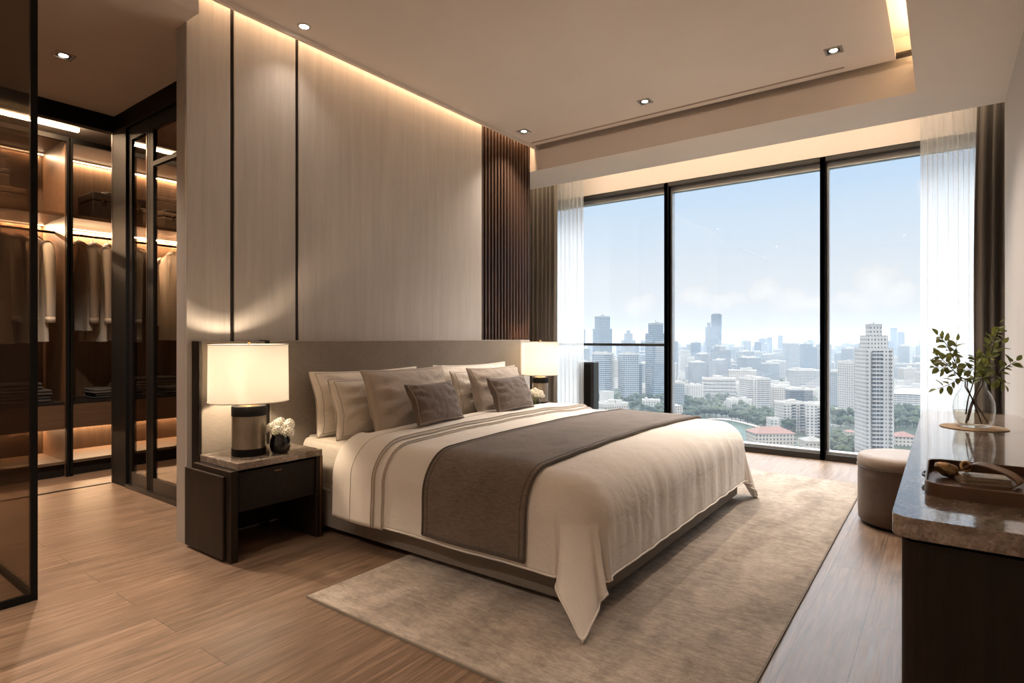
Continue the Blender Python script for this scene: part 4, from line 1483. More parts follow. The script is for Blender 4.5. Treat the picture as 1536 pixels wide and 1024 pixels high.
# clothes
M['hanger_wood'] = wood('hanger_wood', (0.30, 0.15, 0.06), (0.42, 0.22, 0.10), 0.4, 'x', 2)
CL = {
    'cream': fabric('cream_shirt_cotton', (0.60, 0.54, 0.46), 0.85, 400, 0.05),
    'beige': fabric('beige_jacket_wool', (0.42, 0.36, 0.29), 0.9, 300, 0.08),
    'taupe': fabric('taupe_jacket_wool', (0.20, 0.165, 0.13), 0.9, 300, 0.1),
    'dark': fabric('dark_brown_jacket_wool', (0.06, 0.045, 0.034), 0.9, 300, 0.12),
    'white': fabric('white_shirt_cotton', (0.70, 0.66, 0.60), 0.85, 400, 0.04),
}
RX, RZ = -2.88, 2.155


def hanger(y, yaw, label):
    r = thing('coat_hanger', label, 'hanger', (RX, y, RZ), 'wooden hangers on the wardrobe rail')
    bm = BM()
    tube(bm, [(0.014 * math.sin(a) , 0, 0.002 + 0.0155 * math.cos(a)) for a in [math.radians(q) for q in range(-80, 171, 18)]] + [(0.004, 0, -0.03), (0, 0, -0.055)], 0.0022, 6)
    finish('hook', bm, M['frame_light'], r, True)
    bm = BM()
    tube(bm, smooth_path([(-0.195, 0, -0.128), (-0.12, 0, -0.095), (-0.04, 0, -0.066), (0, 0, -0.056), (0.04, 0, -0.066), (0.12, 0, -0.095), (0.195, 0, -0.128)], 30), [0.010] * 6 + [0.013] * 19 + [0.010] * 6, 8)
    finish('arms', bm, M['hanger_wood'], r, True)
    r.rotation_euler = (0, 0, yaw)
    return r


def garment(name, y, yaw, mat, label, long=1.0, jacket=False, seed=0):
    r = thing(name, label, 'jacket' if jacket else 'shirt', (RX, y, RZ))
    # (z below the rail, half width, half thickness)
    rows = [(-0.060, 0.040, 0.030), (-0.080, 0.060, 0.034), (-0.098, 0.110, 0.036), (-0.120, 0.165, 0.038), (-0.145, 0.200, 0.040), (-0.19, 0.205, 0.044),
            (-0.30, 0.196, 0.047), (-0.45, 0.188, 0.046), (-0.60, 0.186, 0.046), (-0.75, 0.190, 0.047), (-0.88, 0.196, 0.047), (-1.0 * long, 0.200, 0.047)]
    seg = 40
    bm = BM()
    rings = []
    for zi, (z, hw, ht) in enumerate(rows):
        ht *= 0.84
        ring = []
        for k in range(seg):
            a = 2 * PI * k / seg
            ca, sa = math.cos(a), math.sin(a)
            fold = 1 + (0.17 * math.sin(a * 5 + seed) + 0.14 * nz(ca * 2, sa * 2, z * 2 + seed, 1.5)) * min(1, max(0, (-z - 0.25) / 0.5))
            ring.append(bm.verts.new((hw * math.copysign(abs(ca) ** 0.75, ca), ht * fold * math.copysign(abs(sa) ** 0.8, sa), z + 0.006 * nz(ca, sa, seed, 2) * (zi == len(rows) - 1))))
        rings.append(ring)
    for a, b in zip(rings, rings[1:]):
        for k in range(seg):
            bm.faces.new((a[k], a[(k + 1) % seg], b[(k + 1) % seg], b[k]))
    bmesh.ops.recalc_face_normals(bm, faces=bm.faces)
    o = finish('torso', bm, mat, r, True)
    for s in (1, -1):
        bm = BM()
        tube(bm, smooth_path([(s * 0.150, 0, -0.128), (s * 0.200, 0.004, -0.165), (s * 0.222, 0.006, -0.28), (s * 0.226, 0.009, -0.48), (s * 0.222, 0.011, -0.70), (s * 0.218, 0.012, -0.80)], 26),
             [0.030, 0.038, 0.042, 0.044, 0.045] + [0.044 - 0.0005 * k for k in range(21)], 14)
        finish('sleeve', bm, mat, r, True)
        bm = BM()
        tube(bm, [(s * 0.2182, 0.0118, -0.765), (s * 0.218, 0.0122, -0.815)], 0.037, 14)
        finish('cuff', bm, mat, r, True)
    bm = BM()                                     # collar and lapels
    tube(bm, [(0.050 * math.cos(t), 0.036 * math.sin(t), -0.066 - 0.022 * max(0, -math.sin(t))) for t in [2 * PI * k / 24 for k in range(24)]], 0.011, 8, True)
    finish('collar', bm, mat, r, True)
    bm = BM()
    if jacket:
        for s in (1, -1):
            vs = [bm.verts.new(q) for q in ((s * 0.045, -0.043, -0.078), (s * 0.098, -0.051, -0.15), (s * 0.080, -0.056, -0.20), (s * 0.012, -0.062, -0.40), (s * 0.012, -0.060, -0.25))]
            bm.faces.new(vs)
        lap = finish('lapels', bm, mat, r)
        solid(lap, 0.006, 0)
    else:
        box(bm, -0.013, 0.013, -0.062, -0.058, -0.98 * long, -0.10)
        finish('placket', bm, mat, r)
    r.rotation_euler = (0, 0, yaw)
    return r

row = [(1.395, 'taupe', 'jacket', 1.0, 'open taupe jacket on the rail, furthest left behind the glass partition'),
       (1.508, 'beige', 'shirt', 0.99, 'beige shirt second on the rail, seen through the edge of the glass partition'),
       (1.622, 'cream', 'shirt', 0.98, 'cream shirt just right of the black partition post'),
       (1.950, 'beige', 'jacket', 0.88, 'shorter beige jacket hanging first right of the black wardrobe upright'),
       (2.066, 'cream', 'shirt', 0.98, 'cream shirt second right of the black wardrobe upright'),
       (2.182, 'white', 'shirt', 0.97, 'off white shirt third right of the upright, beside the dark brown jacket'),
       (2.300, 'dark', 'jacket', 0.95, 'dark brown jacket next to the thick black door post'),
       (2.430, 'taupe', 'shirt', 0.96, 'taupe shirt behind the narrow glass door'),
       (2.770, 'white', 'shirt', 0.97, 'off white shirt behind the wide glass door'),
       (2.900, 'dark', 'jacket', 0.95, 'dark jacket behind the wide glass door, last on the rail')]
HANG = ['wooden hanger under the open taupe jacket, furthest left on the rail',
        'wooden hanger under the beige shirt at the edge of the glass partition',
        'wooden hanger under the cream shirt just right of the partition post',
        'wooden hanger under the short beige jacket right of the upright',
        'wooden hanger under the cream shirt second right of the upright',
        'wooden hanger under the off white shirt beside the dark brown jacket',
        'wooden hanger under the dark brown jacket beside the thick door post',
        'wooden hanger under the taupe shirt behind the narrow glass door',
        'wooden hanger under the off white shirt behind the wide glass door',
        'wooden hanger under the dark jacket, last on the rail']
for i, (y, c, k, lg, lab) in enumerate(row):
    yw = 0.22 + random.Random(i).uniform(-0.015, 0.015)
    hanger(y, yw, HANG[i])
    garment('jacket' if k == 'jacket' else 'shirt', y, yw, CL[c], lab, lg, k == 'jacket', i)

# things on the shelves
M['case'] = plain('dark_brown_case_leather', (0.045, 0.032, 0.025), 0.5, 0, 0.4, 0.25, 40)
M['case_light'] = plain('brown_box_board', (0.14, 0.095, 0.062), 0.6, 0, 0.3, 0.15, 20)
M['folded_dark'] = fabric('dark_folded_wool', (0.030, 0.025, 0.022), 0.9, 300, 0.2)
M['folded_grey'] = fabric('grey_folded_wool', (0.085, 0.07, 0.058), 0.9, 300, 0.2)


def suitcase(x0, x1, y0, y1, z0, h, label, mat='case', handle=True):
    r = thing('storage_trunk', label, 'trunk', ((x0 + x1) / 2, (y0 + y1) / 2, z0))
    part(r, 'body', box(BM(), x0, x1, y0, y1, z0 + 0.0005, z0 + h * 0.68, 0.008, 2), M[mat])
    part(r, 'lid', box(BM(), x0 - 0.003, x1 + 0.003, y0 - 0.003, y1 + 0.003, z0 + h * 0.69, z0 + h, 0.012, 3), M[mat])
    bm = BM()
    for yy in (y0 + 0.08, y1 - 0.08):
        box(bm, x1 + 0.0035, x1 + 0.008, yy - 0.012, yy + 0.012, z0 + h * 0.58, z0 + h * 0.80, 0.002, 1)
    part(r, 'clasps', bm, M['bronze'])
    if handle:
        ym = (y0 + y1) / 2
        xm = (x0 + x1) / 2
        part(r, 'handle', tube(BM(), smooth_path([(xm, ym - 0.10, z0 + h), (xm, ym - 0.09, z0 + h + 0.035), (xm, ym, z0 + h + 0.045), (xm, ym + 0.09, z0 + h + 0.035), (xm, ym + 0.10, z0 + h)], 24), 0.009, 8), M[mat], True)
    return r

suitcase(-3.05, -2.68, 2.00, 2.46, 2.2955, 0.25, 'dark brown trunk with a carry handle on the upper shelf right of the upright')
suitcase(-3.05, -2.68, 1.15, 1.52, 2.2955, 0.17, 'lighter brown box on the upper shelf left of the upright', 'case_light', False)
suitcase(-3.03, -2.70, 1.10, 1.42, 2.4665, 0.15, 'dark leather case stacked second on the lighter brown box', 'case', False)
suitcase(-3.01, -2.72, 1.12, 1.40, 2.6175, 0.13, 'smallest dark leather case, topmost of the stack on the upper shelf', 'case', False)
suitcase(-3.05, -2.70, 2.62, 3.05, 2.2955, 0.20, 'dark trunk on the upper shelf behind the wide glass door', 'case', False)


def folded(x0, x1, y0, y1, z0, h, label, mat, nm='folded_sweater', cat='folded clothing'):
    r = thing(nm, label, cat, ((x0 + x1) / 2, (y0 + y1) / 2, z0))
    part(r, 'lower_fold', box(BM(), x0, x1, y0, y1, z0 + 0.0004, z0 + h * 0.49, h * 0.2, 3), M[mat], True, 60)
    part(r, 'upper_fold', box(BM(), x0 + 0.004, x1 - 0.004, y0 + 0.004, y1 - 0.006, z0 + h * 0.5, z0 + h, h * 0.2, 3), M[mat], True, 60)
    return r

zc = 0.6505
folded(-2.98, -2.66, 1.22, 1.69, zc, 0.058, 'dark folded blanket at the bottom of the left stack on the wardrobe counter', 'folded_dark')
folded(-2.98, -2.66, 1.23, 1.70, zc + 0.0585, 0.052, 'dark folded blanket in the middle of the left stack on the wardrobe counter', 'folded_dark')
folded(-2.97, -2.68, 1.20, 1.64, zc + 0.111, 0.062, 'dark folded blanket topping the left stack on the wardrobe counter', 'folded_dark')
folded(-2.96, -2.68, 2.02, 2.42, zc, 0.045, 'dark folded sweater at the bottom of the right stack on the wardrobe counter', 'folded_dark')
folded(-2.96, -2.68, 2.01, 2.42, zc + 0.0455, 0.045, 'grey brown folded sweater in the middle of the right stack on the wardrobe counter', 'folded_grey')
folded(-2.92, -2.70, 2.20, 2.43, zc + 0.091, 0.035, 'small patterned folded scarf topping the right stack on the wardrobe counter', 'beige_pat' if 'beige_pat' in M else 'case_light', 'folded_scarf')
folded(-2.96, -2.68, 2.62, 3.0, zc, 0.07, 'dark folded sweater behind the wide glass door', 'folded_dark')

# ================================================================== city outside
GZ = -109.0
random.seed(21)
m, nt, out = new_mat('city_ground')
p = principled(nt, out, (0.3, 0.3, 0.3), 0.95, 0, 0.1)
v = coords(nt)
a = noise_tex(nt, v, 0.006, 5, 0.6)
b = noise_tex(nt, v, 0.05, 5, 0.7)
f = math_n(nt, 'ADD', math_n(nt, 'MULTIPLY', a, 0.6), math_n(nt, 'MULTIPLY', b, 0.4))
L(nt, ramp(nt, f, [(0.40, (0.0056, 0.0103, 0.0047)), (0.50, (0.0103, 0.0150, 0.0085)), (0.56, (0.0471, 0.0462, 0.0424)), (0.68, (0.0848, 0.0825, 0.0777))]), p.inputs['Base Color'])
M['ground'] = m
o = struct('ground', box(BM(), -9000, 3500, 60, 9500, GZ - 2, GZ), M['ground'])

M['roof_grey'] = plain('flat_roof', (0.0737, 0.0696, 0.0641), 0.9, 0, 0.2, 0.25, 0.15)
M['roof_red'] = plain('red_roof_tiles', (0.0650, 0.0319, 0.0247), 0.85, 0, 0.2, 0.12, 0.3)
M['concrete'] = plain('white_render', (0.1914, 0.1820, 0.1663), 0.85, 0, 0.2, 0.06, 0.1)
M['concrete_grey'] = plain('grey_render', (0.1229, 0.1229, 0.1229), 0.85, 0, 0.2, 0.1, 0.1)
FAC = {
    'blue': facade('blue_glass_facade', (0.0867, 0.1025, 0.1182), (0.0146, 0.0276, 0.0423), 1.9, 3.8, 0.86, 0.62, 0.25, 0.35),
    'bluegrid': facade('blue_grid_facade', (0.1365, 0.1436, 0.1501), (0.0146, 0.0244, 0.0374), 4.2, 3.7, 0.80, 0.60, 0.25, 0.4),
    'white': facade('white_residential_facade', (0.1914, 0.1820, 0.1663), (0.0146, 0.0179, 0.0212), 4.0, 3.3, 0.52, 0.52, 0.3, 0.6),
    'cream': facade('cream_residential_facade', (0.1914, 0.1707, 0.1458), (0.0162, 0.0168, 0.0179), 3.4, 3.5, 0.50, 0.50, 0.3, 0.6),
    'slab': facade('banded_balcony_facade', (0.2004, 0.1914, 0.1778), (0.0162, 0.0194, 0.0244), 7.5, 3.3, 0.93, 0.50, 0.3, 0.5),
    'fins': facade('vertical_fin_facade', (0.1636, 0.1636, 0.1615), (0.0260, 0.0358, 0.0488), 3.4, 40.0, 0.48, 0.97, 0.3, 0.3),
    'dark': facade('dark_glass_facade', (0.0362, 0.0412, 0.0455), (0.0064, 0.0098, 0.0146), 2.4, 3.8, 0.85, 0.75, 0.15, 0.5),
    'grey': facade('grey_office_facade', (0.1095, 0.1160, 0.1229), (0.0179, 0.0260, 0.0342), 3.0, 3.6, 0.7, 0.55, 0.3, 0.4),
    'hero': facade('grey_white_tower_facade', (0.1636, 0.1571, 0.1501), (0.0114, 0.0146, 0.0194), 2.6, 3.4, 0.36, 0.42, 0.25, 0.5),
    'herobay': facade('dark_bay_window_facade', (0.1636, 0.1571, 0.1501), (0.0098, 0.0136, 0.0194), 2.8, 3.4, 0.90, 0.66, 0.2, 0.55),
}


def uv_prism(bm, pts, z0, z1, mi=0, top_mi=1):
    """prism whose side faces carry UVs in metres (perimeter, height)"""
    uvl = bm.loops.layers.uv.verify()
    fs, top = prism(bm, pts, z0, z1, 0, 2, mi, top_mi)
    acc = 0.0
    n = len(pts)
    for i, f in enumerate(fs):
        a, b = Vector(pts[i]), Vector(pts[(i + 1) % n])
        ln = (b - a).length
        co = [(acc, z0), (acc + ln, z0), (acc + ln, z1), (acc, z1)]
        for lp, c in zip(f.loops, co):
            lp[uvl].uv = (c[0], c[1] - GZ)
        acc += ln
    return bm


def rect(cx, cy, w, d, yaw):
    c, s = math.cos(yaw), math.sin(yaw)
    return [(cx + x * c - y * s, cy + x * s + y * c) for x, y in ((-w / 2, -d / 2), (w / 2, -d / 2), (w / 2, d / 2), (-w / 2, d / 2))]


def roofbits(bm, cx, cy, w, d, yaw, z, rnd, n=3, hmax=4.0):
    for k in range(n):
        dx, dy = rnd.uniform(-0.3, 0.3) * w, rnd.uniform(-0.3, 0.3) * d
        c, s = math.cos(yaw), math.sin(yaw)
        prism(bm, rect(cx + dx * c - dy * s, cy + dx * s + dy * c, rnd.uniform(0.12, 0.3) * w, rnd.uniform(0.12, 0.3) * d, yaw), z + 0.02, z + rnd.uniform(0.3, 1) * hmax)


BUILT = []


def building(px0, px1, ytop, t, style, label, depth=None, yaw=0.25, tiers=(), wall='concrete', roof='roof_grey', mast=0.0, name='building', slabs=0.0, hip=False, bits=3, bays=(), parapet=True, base=GZ):
    """px0..px1 and ytop fix bearing, apparent width and roof height at distance t; tiers = (shrink, ytop) set-backs"""
    px = (px0 + px1) / 2
    x, y = spot(px, t)
    brg = math.atan2(x - CAMX, y)
    ang = -brg + yaw                                 # face turned towards the viewer's side, then by yaw
    W = (px1 - px0) / FPX * t
    d = depth or W * 0.8
    w = max(4.0, (W - d * abs(math.sin(yaw))) / max(0.3, abs(math.cos(yaw))))
    # the turned box centre lies half its depth behind
    cx, cy = x + math.sin(brg) * d / 2, y + math.cos(brg) * d / 2
    rnd = random.Random(int(px * 10) + int(ytop))
    BUILT.append((cx, cy, 0.6 * math.hypot(w, d)))
    H = height(ytop, t)
    r = thing(name, label, 'building', (cx, cy, base))
    bm = BM(); uv_prism(bm, rect(cx, cy, w, d, ang), base, H)
    part(r, 'tower_body' if H > -50 else 'main_block', bm, [FAC[style], M[roof]])
    z = H
    cw, cd = w, d
    for k, (sh, yt) in enumerate(tiers):
        z2 = height(yt, t)
        bm = BM(); cw2, cd2 = w * sh, d * sh
        uv_prism(bm, rect(cx, cy, cw2, cd2, ang), z + 0.01, z2)
        part(r, 'setback_tier', bm, [FAC[style], M[roof]])
        z, cw, cd = z2, cw2, cd2
    if hip:
        bm = BM()
        e = 1.06
        q = rect(cx, cy, w * e, d * e, ang)
        lo = [bm.verts.new((a, b, z + 0.02)) for a, b in q]
        rdg = rect(cx, cy, max(0.5, w * e - d * e * 0.9), d * 0.06, ang)
        hi = [bm.verts.new((a, b, z + min(w, d) * 0.22)) for a, b in rdg]
        for k in range(4):
            bm.faces.new((lo[k], lo[(k + 1) % 4], hi[(k + 1) % 4], hi[k]))
        bm.faces.new(hi); bm.faces.new(list(reversed(lo)))
        part(r, 'hip_roof', bm, M['roof_red' if hip is True else hip], label='red tiled hip roof' if hip is True else None)
    else:
        if bits:
            bm = BM(); roofbits(bm, cx, cy, cw, cd, ang, z, rnd, bits, 0.12 * min(cw, 45) + 1)
            part(r, 'rooftop_plant', bm, M[wall])
        if parapet:
            bm = BM()
            o_, i_ = rect(cx, cy, cw * 1.012, cd * 1.012, ang), rect(cx, cy, cw * 0.94, cd * 0.94, ang)
            rr = [[bm.verts.new((a, b, zz)) for a, b in qq] for qq, zz in ((o_, z - 1.2), (o_, z + 1.4), (i_, z + 1.4), (i_, z + 0.01))]
            for s in range(3):
                for k in range(4):
                    bm.faces.new((rr[s][k], rr[s][(k + 1) % 4], rr[s + 1][(k + 1) % 4], rr[s + 1][k]))
            part(r, 'parapet', bm, M[wall])
    if slabs:
        bm = BM()
        zz = base + slabs
        while zz < H - 0.5:
            prism(bm, rect(cx, cy, w + 2.2, d + 2.2, ang), zz - 0.55, zz + 0.55)
            zz += slabs
        part(r, 'balcony_slabs', bm, M[wall])
    for (off, bw, bd, st, yt) in bays:               # projecting bays on the facing side
        bm = BM()
        c, s = math.cos(ang), math.sin(ang)
        dy = -d / 2 - bd / 2 - 0.02
        uv_prism(bm, rect(cx + off * w * c - dy * s, cy + off * w * s + dy * c, bw * w, bd, ang), base, height(yt, t))
        part(r, 'projecting_bay', bm, [FAC[st], M[roof]])
    if mast:
        part(r, 'mast', tube(BM(), [(cx, cy, z), (cx, cy, z + mast)], 0.5, 6), M['concrete_grey'])
    return r

# left pane
building(889, 918, 493, 1420, 'blue', 'tall blue glass tower above the window transom at the left of the skyline', tiers=((0.80, 474.5),), mast=9, yaw=0.5, wall='concrete_grey', bits=2)
building(888, 921, 530, 1090, 'bluegrid', 'blue and white tower in front of the tallest left glass tower', yaw=0.85, bays=((0.3, 0.2, 2.5, 'white', 532),))
building(927, 958, 531, 1085, 'bluegrid', 'wide blue gridded tower in the middle of the left window pane', yaw=0.35, slabs=0)
building(955, 963, 545, 1130, 'blue', 'thin grey blue tower right behind the wide blue gridded tower', yaw=0.2)
building(968, 999, 500, 1083, 'blue', 'tall dark blue tower close to the left mullion', tiers=((0.72, 485),), mast=8, yaw=0.55, wall='concrete_grey')
building(932, 953, 510, 2050, 'grey', 'stepped hazy tower just above the transom, between the two blue towers', tiers=((0.6, 500), (0.28, 495)), yaw=0.3, mast=6)
building(866, 878, 494, 1950, 'grey', 'narrow hazy tower at the edge of the left sheer curtain', yaw=0.3)
building(889, 942, 606, 690, 'cream', 'low cream office block with small square windows at the lower left of the view', yaw=0.62, depth=26, bits=7)
building(963, 990, 601, 880, 'white', 'low white pavilion among trees before the dark blue tower', depth=22, yaw=0.1, bits=2)
building(918, 929, 540, 1500, 'cream', 'slim cream block between two blue towers on the left', yaw=0.3)
# middle pane
building(1064, 1095, 524, 1400, 'bluegrid', 'gridded office tower with a cream roof structure left of centre in the middle pane', tiers=((0.55, 519),), yaw=0.12, wall='concrete', bits=4)
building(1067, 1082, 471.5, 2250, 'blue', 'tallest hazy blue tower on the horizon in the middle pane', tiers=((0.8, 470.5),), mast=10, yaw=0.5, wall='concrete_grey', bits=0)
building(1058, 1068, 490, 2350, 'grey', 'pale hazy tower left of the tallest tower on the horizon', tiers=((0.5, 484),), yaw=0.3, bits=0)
building(1054, 1102, 568, 1090, 'slab', 'wide white terraced hotel with a reddish roof beyond the trees', depth=30, yaw=0.12, slabs=6.6, roof='roof_red')
building(1005, 1017, 512, 1500, 'blue', 'dark blue tower beside the left mullion in the middle pane', yaw=0.2)
building(1004, 1026, 574, 900, 'grey', 'grey gridded block beside the left mullion above the trees', yaw=0.3, depth=20)
building(1026, 1054, 578, 1020, 'white', 'white stepped block left of the terraced hotel', depth=20, yaw=0.3)
building(1005, 1024, 609, 760, 'cream', 'small cream villa at the foot of the left mullion', depth=18, yaw=0.4, hip='roof_grey')
building(1028, 1048, 550, 1350, 'grey', 'grey white block behind the stepped block near the left mullion', yaw=0.3)
building(1019, 1036, 526, 1800, 'white', 'white twin block with blue glass core, left of the pair', yaw=0.2)
building(1037, 1051, 525, 1800, 'fins', 'white framed block right of the white twin', yaw=0.2)
building(1110, 1154, 568, 925, 'slab', 'large white apartment block at the right end of the park trees', depth=26, yaw=0.5, bays=((-0.2, 0.22, 2.0, 'white', 569),), bits=5)
building(1090, 1127, 600, 905, 'white', 'low white block at the edge of the park trees', depth=20, yaw=0.3, bits=3)
building(1175, 1197, 515, 1700, 'fins', 'pale ribbed tower standing alone in the right half of the middle pane', yaw=0.35, bits=4, wall='concrete')
building(1104, 1146, 528, 2000, 'fins', 'wide pale ribbed block with an arched roof house', yaw=0.2, depth=40, bits=2)
building(1144, 1161, 531, 1900, 'white', 'white framed block right of the wide ribbed block', yaw=0.15)
building(1160, 1176, 533, 1950, 'grey', 'grey block between the white framed block and the ribbed tower', yaw=0.2)
building(1098, 1118, 547, 1500, 'bluegrid', 'grey blue office block left in the row behind the apartment block', yaw=0.3)
building(1121, 1141, 546, 1480, 'blue', 'blue banded office block in the middle of the row behind the apartment block', yaw=0.2)
building(1141, 1168, 545, 1500, 'grey', 'grey office block right in the row behind the apartment block', yaw=0.2)
building(1183, 1231, 556, 1230, 'slab', 'wide white slab block beside the right mullion', depth=40, yaw=0.4, bits=5)
building(1176, 1217, 584, 980, 'dark', 'low dark glass building with a roof garden', depth=34, yaw=0.35, bits=6)
building(1155, 1177, 581, 960, 'cream', 'small cream block left of the dark glass building', depth=20, yaw=0.3)
building(1163, 1209, 605, 690, 'white', 'white terraced apartment building near the pond', depth=22, yaw=0.55, slabs=0, bays=((0.25, 0.14, 1.6, 'herobay', 606), (-0.1, 0.14, 1.6, 'herobay', 605)), bits=4)
building(1209, 1236, 607, 655, 'white', 'white apartment building touching the right mullion', depth=20, yaw=0.1, bays=((0.28, 0.4, 1.4, 'herobay', 609),), bits=3)
building(1150, 1168, 629, 660, 'white', 'small white house before the terraced apartment building', depth=14, yaw=0.4, bits=2)
building(1121, 1190, 650, 575, 'cream', 'cream building with a broad red roof at the lower edge of the middle pane', depth=24, yaw=0.42, hip=True)
building(1199, 1236, 662, 545, 'cream', 'cream mansard house at the lower right of the middle pane', depth=18, yaw=0.4, hip='roof_grey')
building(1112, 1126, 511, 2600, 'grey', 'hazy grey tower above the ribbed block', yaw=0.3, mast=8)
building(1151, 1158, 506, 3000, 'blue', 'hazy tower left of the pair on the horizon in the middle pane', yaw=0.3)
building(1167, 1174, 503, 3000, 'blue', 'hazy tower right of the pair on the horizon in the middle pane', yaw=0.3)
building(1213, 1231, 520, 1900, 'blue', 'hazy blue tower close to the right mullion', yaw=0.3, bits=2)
# right pane
HT = 500
r = building(1285, 1336, 522, HT, 'hero', 'tallest pale grey residential tower with a stepped crown in the right pane', depth=22, yaw=0.42, tiers=((0.72, 503), (0.42, 488)), wall='concrete_grey', bays=((-0.12, 0.36, 2.6, 'herobay', 526), (0.43, 0.10, 1.2, 'hero', 524), (-0.42, 0.12, 1.2, 'hero', 524)), mast=3, bits=2, name='residential_tower')
building(1258, 1286, 543, 835, 'white', 'white and blue apartment tower left of the tall grey tower', yaw=0.75, bays=((0.28, 0.4, 1.5, 'blue', 545),), bits=4)
building(1240, 1259, 557, 960, 'grey', 'grey blue block beside the right mullion in the right pane', yaw=0.2)
building(1338, 1392, 591, 930, 'slab', 'long white building with a tent like roof right of the tall grey tower', depth=36, yaw=0.1, hip='concrete')
building(1340, 1361, 546, 1450, 'fins', 'white ribbed block behind the tent roofed building', yaw=0.2)
building(1358, 1378, 552, 1500, 'blue', 'blue banded block behind the tent roofed building', yaw=0.2)
building(1371, 1392, 535, 1700, 'grey', 'pale tower seen at the edge of the right sheer curtain', yaw=0.2)
building(1336, 1345, 492, 3100, 'blue', 'left of two pale blue towers on the horizon beside the tall grey tower', yaw=0.1, bits=0)
building(1347, 1356, 498, 3100, 'blue', 'right of two pale blue towers on the horizon beside the tall grey tower', yaw=0.1, bits=0)
building(1337, 1373, 655, 600, 'cream', 'house with a brown red roof behind the ottoman', depth=20, yaw=0.3, hip=True)
building(1266, 1284, 648, 655, 'cream', 'small cream house among trees left of the tall grey tower', depth=14, yaw=0.3, hip=True)
building(1241, 1257, 652, 640, 'cream', 'small pinkish house right beside the right mullion', depth=14, yaw=0.3, hip='roof_grey')
building(1243, 1262, 614, 850, 'cream', 'cream low block under the grey blue block right of the mullion', depth=18, yaw=0.3)

# generic blocks filling the city up to the horizon
kinds = []
for i, (st, w, d, h) in enumerate((('white', 34, 24, 62), ('grey', 28, 28, 80), ('cream', 46, 20, 42), ('bluegrid', 26, 26, 96), ('slab', 56, 22, 46), ('fins', 30, 24, 88), ('blue', 28, 28, 104))):
    bm = BM()
    uv_prism(bm, rect(0, 0, w, d, 0), GZ, GZ + h)
    rnd = random.Random(i)
    for k in range(3):
        prism(bm, rect(rnd.uniform(-.3, .3) * w, rnd.uniform(-.3, .3) * d, w * rnd.uniform(.15, .35), d * rnd.uniform(.2, .4), 0), GZ + h, GZ + h + rnd.uniform(2, 6), 0, 2, 1, 1)
    bmesh.ops.translate(bm, verts=bm.verts, vec=(0, 0, -GZ))
    o = finish('city_block', bm, [FAC[st], M['concrete']])
    kinds.append((o, h))
klab = ['white city block', 'grey city block', 'long cream city block', 'blue gridded city tower', 'banded long city block', 'ribbed city tower', 'blue glass city tower']
cnt = 0
rnd = random.Random(5)
taken = []
used = [False] * len(kinds)
tries = 0
while cnt < 230 and tries < 6000:
    tries += 1
    u = rnd.random()
    px = rnd.uniform(850, 1500)
    t = 1250 + 2600 * u * u ** 0.3
    x, y = spot(px, t)
    if any((x - a) ** 2 + (y - b) ** 2 < (46 if t < 2000 else 60) ** 2 for a, b in taken):
        continue
    k = rnd.randrange(len(kinds))
    if any((x - a) ** 2 + (y - b) ** 2 < (q + 34) ** 2 for a, b, q in BUILT):
        continue
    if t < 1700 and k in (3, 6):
        continue
    taken.append((x, y))
    src, h = kinds[k]
    if not used[k]:
        o = src
        used[k] = True
    else:
        o = src.copy()
        COL.objects.link(o)
    sc = rnd.uniform(0.65, 1.1)
    o.location = (x, y, GZ)
    o.scale = (rnd.uniform(0.7, 1.3), rnd.uniform(0.7, 1.3), sc)
    o.rotation_euler = (0, 0, rnd.uniform(-0.5, 0.9))
    tag(o, klab[k] + ' in the hazy mass of the distant city', 'building', 'distant ' + klab[k] + 's')
    cnt += 1
rnd = random.Random(9)
belt = []
for px in range(1012, 1192, 7):                       # belt along the far bank
    e = 628.5 if px < 1085 else 628.5 + (px - 1085) * 0.245
    for row_ in range(3):
        belt.append((px + rnd.uniform(-3, 3), e - 2.5 - row_ * 7 + rnd.uniform(-1.5, 1.5)))
for px in range(1018, 1100, 9):
    belt.append((px + rnd.uniform(-3, 3), 597 + rnd.uniform(-3, 4)))
    belt.append((px + rnd.uniform(-3, 3), 604 + rnd.uniform(-2, 3)))
for px in range(893, 1002, 8):                        # left pane
    for py in (602, 612, 622, 634, 645):
        if px < 944 and py > 604:
            continue
        belt.append((px + rnd.uniform(-3, 3), py + rnd.uniform(-3, 3)))
for px in range(1008, 1034, 7):
    for py in (640, 648, 656):
        belt.append((px + rnd.uniform(-2, 2), py + rnd.uniform(-2, 2)))
for px in range(1242, 1288, 8):                       # right pane, left of the tall tower
    for py in (628, 640, 668, 680, 694, 708):
        belt.append((px + rnd.uniform(-3, 3), py + rnd.uniform(-3, 3)))
for px in range(1338, 1396, 8):
    for py in (612, 622, 632, 643):
        belt.append((px + rnd.uniform(-3, 3), py + rnd.uniform(-3, 3)))
for px in range(1132, 1200, 10):
    belt.append((px, 577 + rnd.uniform(-2, 2)))
for px in range(1338, 1392, 8):
    belt.append((px, 578 + rnd.uniform(-3, 3)))
for px in range(1088, 1100, 6):
    belt.append((px, 668 + rnd.uniform(-2, 2)))
belt = [(a_, b_, *spot(a_, 96425.0 / (b_ - HOR))) for a_, b_ in belt]
belt = [q for q in belt if not any((q[2] - a_) ** 2 + (q[3] - b_) ** 2 < (r_ * 0.8 + 4) ** 2 for a_, b_, r_ in BUILT)]
rnd = random.Random(11)
